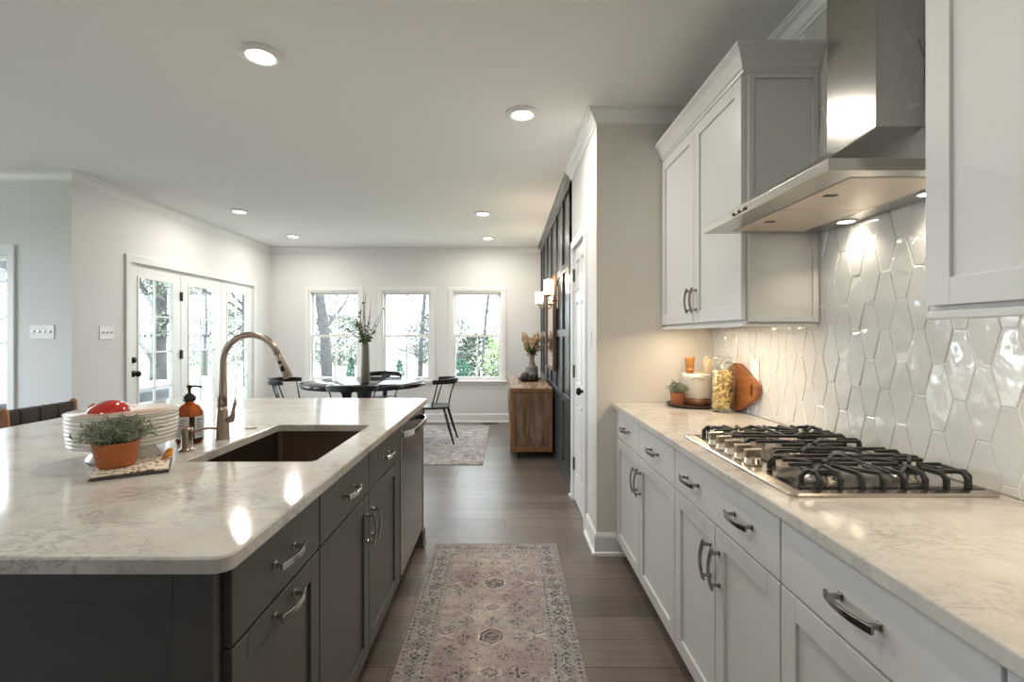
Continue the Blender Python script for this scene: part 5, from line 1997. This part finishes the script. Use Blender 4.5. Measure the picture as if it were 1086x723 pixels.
# ------------------------------------------------------------------ recessed lights
spots = [(-1.20, 2.38, 'recessed ceiling light above the island'), (0.105, 3.01, 'recessed ceiling light above the kitchen aisle'),
         (-2.93, 5.35, 'recessed dining light at front left'), (-2.92, 6.68, 'recessed dining light at back left by the patio door wall'),
         (-0.254, 5.45, 'recessed dining light at front right'), (-0.244, 6.80, 'recessed dining light at back right near the dark wall'),
         (-1.20, 0.45, 'added fill light above the near island end, outside the frame'), (0.105, 0.9, 'added fill light above the near aisle, outside the frame')]  # last two are unseen lamps, added to brighten the near kitchen
for (x, y, lab) in spots:
    t = thing('recessed_light', lab, 'ceiling light', (x, y, CEIL), group='recessed ceiling lights')
    MB().lathe([(0.064, -0.006), (0.067, -0.016), (0.080, -0.018), (0.096, -0.012), (0.103, -0.004), (0.104, 0.0)], (x, y, CEIL), 40).build('ring', 'trim', t)
    MB().lathe([(0.001, -0.012), (0.05, -0.012), (0.0645, -0.010), (0.0645, -0.001)], (x, y, CEIL), 36).build('lens', 'lens', t)
    lamp('downlight', 'AREA', (x, y, CEIL - 0.02), DOWNLIGHT_W * (0.5 if y < 1 else 1.0), (1, 0.92, 0.83), t, 0.125)

# ------------------------------------------------------------------ outdoors
tag(MB().box(-70, 40, YF + 0.3, 120, -0.75, -0.65).box(-70, XF - 0.5, -40, YF + 0.3, -0.75, -0.65).box(-70, 40, -80, -12, -0.75, -0.65).build('lawn', 'lawn'), 'pale lawn outside the windows', 'lawn', kind='structure')
t = thing('deck', 'grey deck outside the patio doors', 'deck', (-5.4, 6.8, -0.65), kind='structure')
dk = MB()
for k in range(22):
    dk.box(-7.0 + k * 0.148, -7.0 + k * 0.148 + 0.142, 4.3, 9.3, -0.17, -0.13)
dk.build('boards', 'deck', t)
MB().box(-6.98, -3.77, 4.32, 9.28, -0.65, -0.171).build('skirt', 'deck', t)


def railing(label, p, q):
    t = thing('deck_railing', label, 'railing', ((p[0] + q[0]) / 2, (p[1] + q[1]) / 2, -0.13))
    p, q = Vector((p[0], p[1], 0)), Vector((q[0], q[1], 0))
    d_ = (q - p).normalized()
    sd = Vector((-d_.y, d_.x, 0))
    L = (q - p).length
    MB().bar([p + Vector((0, 0, 0.80)), q + Vector((0, 0, 0.80))], 0.10, 0.04, sd).build('top_rail', 'trim', t)
    MB().bar([p + Vector((0, 0, 0.0)), q + Vector((0, 0, 0.0))], 0.05, 0.05, sd).build('bottom_rail', 'trim', t)
    n = int(L / 0.14)
    for k in range(1, n):
        c = p + d_ * (L * k / n)
        MB().box(c.x - 0.015, c.x + 0.015, c.y - 0.015, c.y + 0.015, 0.02, 0.79).build('baluster', 'trim', t)
    for c in (p, q):
        MB().box(c.x - 0.05, c.x + 0.05, c.y - 0.05, c.y + 0.05, -0.13, 0.86).build('post', 'trim', t)


railing('white deck railing along the left side of the deck', (-6.9, 4.4), (-6.9, 9.2))
railing('white deck railing at the far end, right of the stairs', (-5.05, 9.2), (-3.9, 9.2))
t = thing('deck_stair', 'pale timber stair descending from the deck end', 'stair', (-5.7, 9.8, -0.65))
for x in (-6.35, -5.35):
    MB().bar([(x, 9.22, 0.72), (x, 9.95, 0.06)], 0.05, 0.10, (1, 0, 0)).build('handrail', 'rail_wood', t)
    MB().bar([(x, 9.32, -0.2), (x, 10.0, -0.62)], 0.05, 0.2, (1, 0, 0)).build('stringer', 'rail_wood', t)
    MB().box(x - 0.04, x + 0.04, 9.90, 9.98, -0.65, 0.1).build('newel', 'rail_wood', t)
for k in range(3):
    MB().box(-6.33, -5.37, 9.34 + k * 0.24, 9.6 + k * 0.24, -0.27 - k * 0.13, -0.24 - k * 0.13).build('tread', 'rail_wood', t)


def wicker_seat(label, x0, x1, y0, y1):
    t = thing('patio_sofa', label, 'outdoor sofa', ((x0 + x1) / 2, (y0 + y1) / 2, -0.13))
    MB().box(x0, x1, y0, y1, -0.13, 0.22).build('base', 'wicker', t, bevel=0.02)
    MB().box(x1 - 0.12, x1, y0 + 0.14, y1 - 0.14, 0.22, 0.62).build('back', 'wicker', t, bevel=0.02)
    MB().box(x0, x1, y0, y0 + 0.14, 0.22, 0.48).build('arm', 'wicker', t, bevel=0.02)
    MB().box(x0, x1, y1 - 0.14, y1, 0.22, 0.48).build('arm', 'wicker', t, bevel=0.02)
    MB().box(x0 + 0.02, x1 - 0.13, y0 + 0.15, y1 - 0.15, 0.22, 0.36).build('seat_cushion', 'cushion', t, bevel=0.03, seg=3)
    MB().box(x1 - 0.28, x1 - 0.12, y0 + 0.18, y1 - 0.18, 0.37, 0.72).build('back_cushion', 'cushion', t, bevel=0.04, seg=3)


wicker_seat('grey wicker sofa with white cushions on the deck', -5.45, -4.65, 5.55, 7.1)
wicker_seat('grey wicker armchair with white cushions outside the left window', -6.1, -5.3, 4.45, 5.35)


def tree(name, label, cat, x, y, h, r, seed, leafm=None, nleaf=0, lean=0.0, group=None, first=0.35, size=0.09, crown=1.0, splay=0.55, reach=0.36, wob=0.10):
    rr = random.Random(seed)
    t = thing(name, label, cat, (x, y, -0.65), group=group)
    mb = MB()
    lf = MB()
    tips = []

    def limb(p, d, L, rad, depth):
        n = 5
        pts, rads = [p.copy()], [rad]
        q = p.copy()
        dd = d.copy()
        for i in range(n):
            dd = (dd + Vector((rr.gauss(0, wob if depth == 0 else 0.13), rr.gauss(0, wob if depth == 0 else 0.13), rr.gauss(0.03, 0.07)))).normalized()
            q = q + dd * L / n
            pts.append(q.copy())
            rads.append(max(0.004, rad * (1 - 0.55 * (i + 1) / n)))
        mb.tube(pts, rads, 8 if depth == 0 else 5)
        if depth >= 3:
            tips.extend(pts[2:])
            return
        k = [13, 5, 3][depth]
        for i in range(k):
            f = rr.uniform(first if depth == 0 else 0.3, 1.0)
            j = min(int(f * n), n - 1)
            b = pts[j].lerp(pts[j + 1], f * n - j)
            a = rr.uniform(0, 2 * PI)
            nd = (dd * (0.45 if depth == 0 else 0.7) + Vector((math.cos(a), math.sin(a), rr.uniform(-0.1, 0.4))) * splay * 1.5).normalized()
            limb(b, nd, L * (rr.uniform(0.7, 1.2) * reach if depth == 0 else rr.uniform(0.36, 0.55)), rads[j] * 0.40, depth + 1)
    limb(Vector((x, y, -0.65)), Vector((lean, 0, 1)).normalized(), h, r, 0)
    mb.build('trunk', 'bark', t)
    if leafm and tips:
        for k in range(nleaf):
            p = rr.choice(tips) + Vector((rr.gauss(0, 0.12), rr.gauss(0, 0.12), rr.gauss(0, 0.1)))
            d_ = Vector((rr.gauss(0, 1), rr.gauss(0, 1), rr.gauss(0, 0.7))).normalized()
            w_ = d_.cross(Vector((rr.gauss(0, 1), rr.gauss(0, 1), rr.gauss(0, 1)))).normalized()
            L = size * rr.uniform(0.6, 1.3)
            lf.add([p, p + d_ * L * 0.5 + w_ * L * 0.3, p + d_ * L, p + d_ * L * 0.5 - w_ * L * 0.3], [(0, 1, 2, 3)])
        lf.build('foliage', leafm, t)
    return t


def shrub(label, x, y, w, h, leafm, seed, n=1400, size=0.07, conical=False, name='shrub', group=None, z0=-0.65):
    rr = random.Random(seed)
    t = thing(name, label, 'shrub', (x, y, z0), group=group)
    st = MB()
    for k in range(7):
        a = 2 * PI * k / 7
        st.tube([(x, y, z0), (x + 0.25 * w * math.cos(a), y + 0.25 * w * math.sin(a), z0 + h * 0.6)], [0.02, 0.006], 5)
    st.tube([(x, y, z0), (x, y, z0 + h * 0.9)], [0.03, 0.006], 6)
    st.build('stem', 'bark', t)
    lf = MB()
    for k in range(n):
        f = rr.random() ** (1.4 if conical else 0.9)
        z = f * h
        R_ = w / 2 * ((1 - f) * 0.95 + 0.05 if conical else math.sqrt(max(0.03, 1 - (2 * f - 0.9) ** 2 / 1.25)))
        a = rr.uniform(0, 2 * PI)
        q = R_ * math.sqrt(rr.uniform(0.2, 1)) * (0.8 + 0.3 * mnoise.noise(Vector((math.cos(a) * 2 + seed, math.sin(a) * 2, f * 4))))
        p = Vector((x + q * math.cos(a), y + q * math.sin(a), z0 + 0.03 + z))
        d_ = Vector((rr.gauss(0, 1), rr.gauss(0, 1), rr.gauss(0.2, 0.7))).normalized()
        w_ = d_.cross(Vector((rr.gauss(0, 1), rr.gauss(0, 1), rr.gauss(0, 1)))).normalized()
        L = size * rr.uniform(0.6, 1.3)
        lf.add([p, p + d_ * L * 0.5 + w_ * L * 0.3, p + d_ * L, p + d_ * L * 0.5 - w_ * L * 0.3], [(0, 1, 2, 3)])
    lf.build('foliage', leafm, t)
    return t


tree('tree', 'thick grey trunk outside the left far window', 'tree', -5.48, 15.0, 9.5, 0.19, 5, 'evergreen', 2600, first=0.22, group='garden trees', reach=0.20, wob=0.03, size=0.12)
tree('tree', 'bare spreading tree between the middle and right far windows', 'tree', -1.64, 12.6, 6.0, 0.085, 17, 'tree_leaf', 500, first=0.12, splay=1.0, group='garden trees', reach=0.14, size=0.06, wob=0.015)
tree('tree', 'pale leafed tree outside the right far window', 'tree', -0.62, 15.7, 6.5, 0.06, 9, 'shrub', 5200, first=0.30, size=0.085, group='garden trees', reach=0.22)
tree('tree', 'bare branched tree in the middle far window', 'tree', -3.35, 19.0, 7.5, 0.10, 31, None, 0, first=0.12, splay=0.9, group='garden trees', reach=0.24, wob=0.05)
tree('tree', 'mottled leafy tree outside the nearest patio door', 'tree', -9.5, 13.3, 9.0, 0.22, 41, 'tree_leaf', 6500, first=0.05, size=0.11, group='garden trees', reach=0.20, wob=0.04)
tree('tree', 'bare tree outside the middle patio door', 'tree', -15.2, 24.5, 9.5, 0.17, 52, 'tree_leaf', 3000, first=0.10, splay=0.8, size=0.14, group='garden trees', reach=0.36)
tree('tree', 'grey trunk outside the farthest patio door', 'tree', -10.2, 19.2, 9.0, 0.18, 63, 'tree_leaf', 3400, first=0.10, size=0.12, group='garden trees', reach=0.30, wob=0.04)
tree('tree', 'bare tree outside the left edge window', 'tree', -12.6, 11.4, 8.0, 0.16, 71, 'tree_leaf', 1200, first=0.12, splay=0.8, group='garden trees', reach=0.19)
shrub('small evergreen shrub low in the left far window', -4.45, 14.0, 0.75, 1.35, 'evergreen', 2, conical=True, group='garden shrubs')
shrub('small evergreen shrub low in the middle far window', -3.05, 14.0, 0.95, 1.25, 'evergreen', 3, conical=True, group='garden shrubs')
shrub('leafy evergreen shrub low left in the right far window', -1.22, 13.2, 0.9, 1.3, 'evergreen', 4, group='garden shrubs')
shrub('dark rounded shrub in the right far window', -1.0, 19.0, 2.6, 2.0, 'dark_shrub', 6, 2600, 0.13, group='garden shrubs')
shrub('tall pale green shrub at the right of the right far window', -0.15, 13.0, 1.1, 2.3, 'shrub', 8, 1500, 0.09, group='garden shrubs')
for k, (x, y, w, h) in enumerate(((-11.6, 34, 6.6, 3.4), (-4.6, 35, 6.6, 3.6), (2.6, 35, 6.6, 3.6), (-19.5, 33, 8, 3.8))):
    shrub(['bare hazy hedge far beyond the left window', 'bare hazy hedge far beyond the middle window', 'hazy thicket far beyond the right window', 'hazy thicket far beyond the patio doors'][k],
          x, y, w, h, 'hedge_far', 90 + k, 5000, 0.2, name='hedge', group='distant hedges')
tag(MB().box(-25, 15, 21.0, 23.0, -0.652, -0.63).build('road', 'pavement'), 'pale road crossing the lawn', 'road', kind='structure')
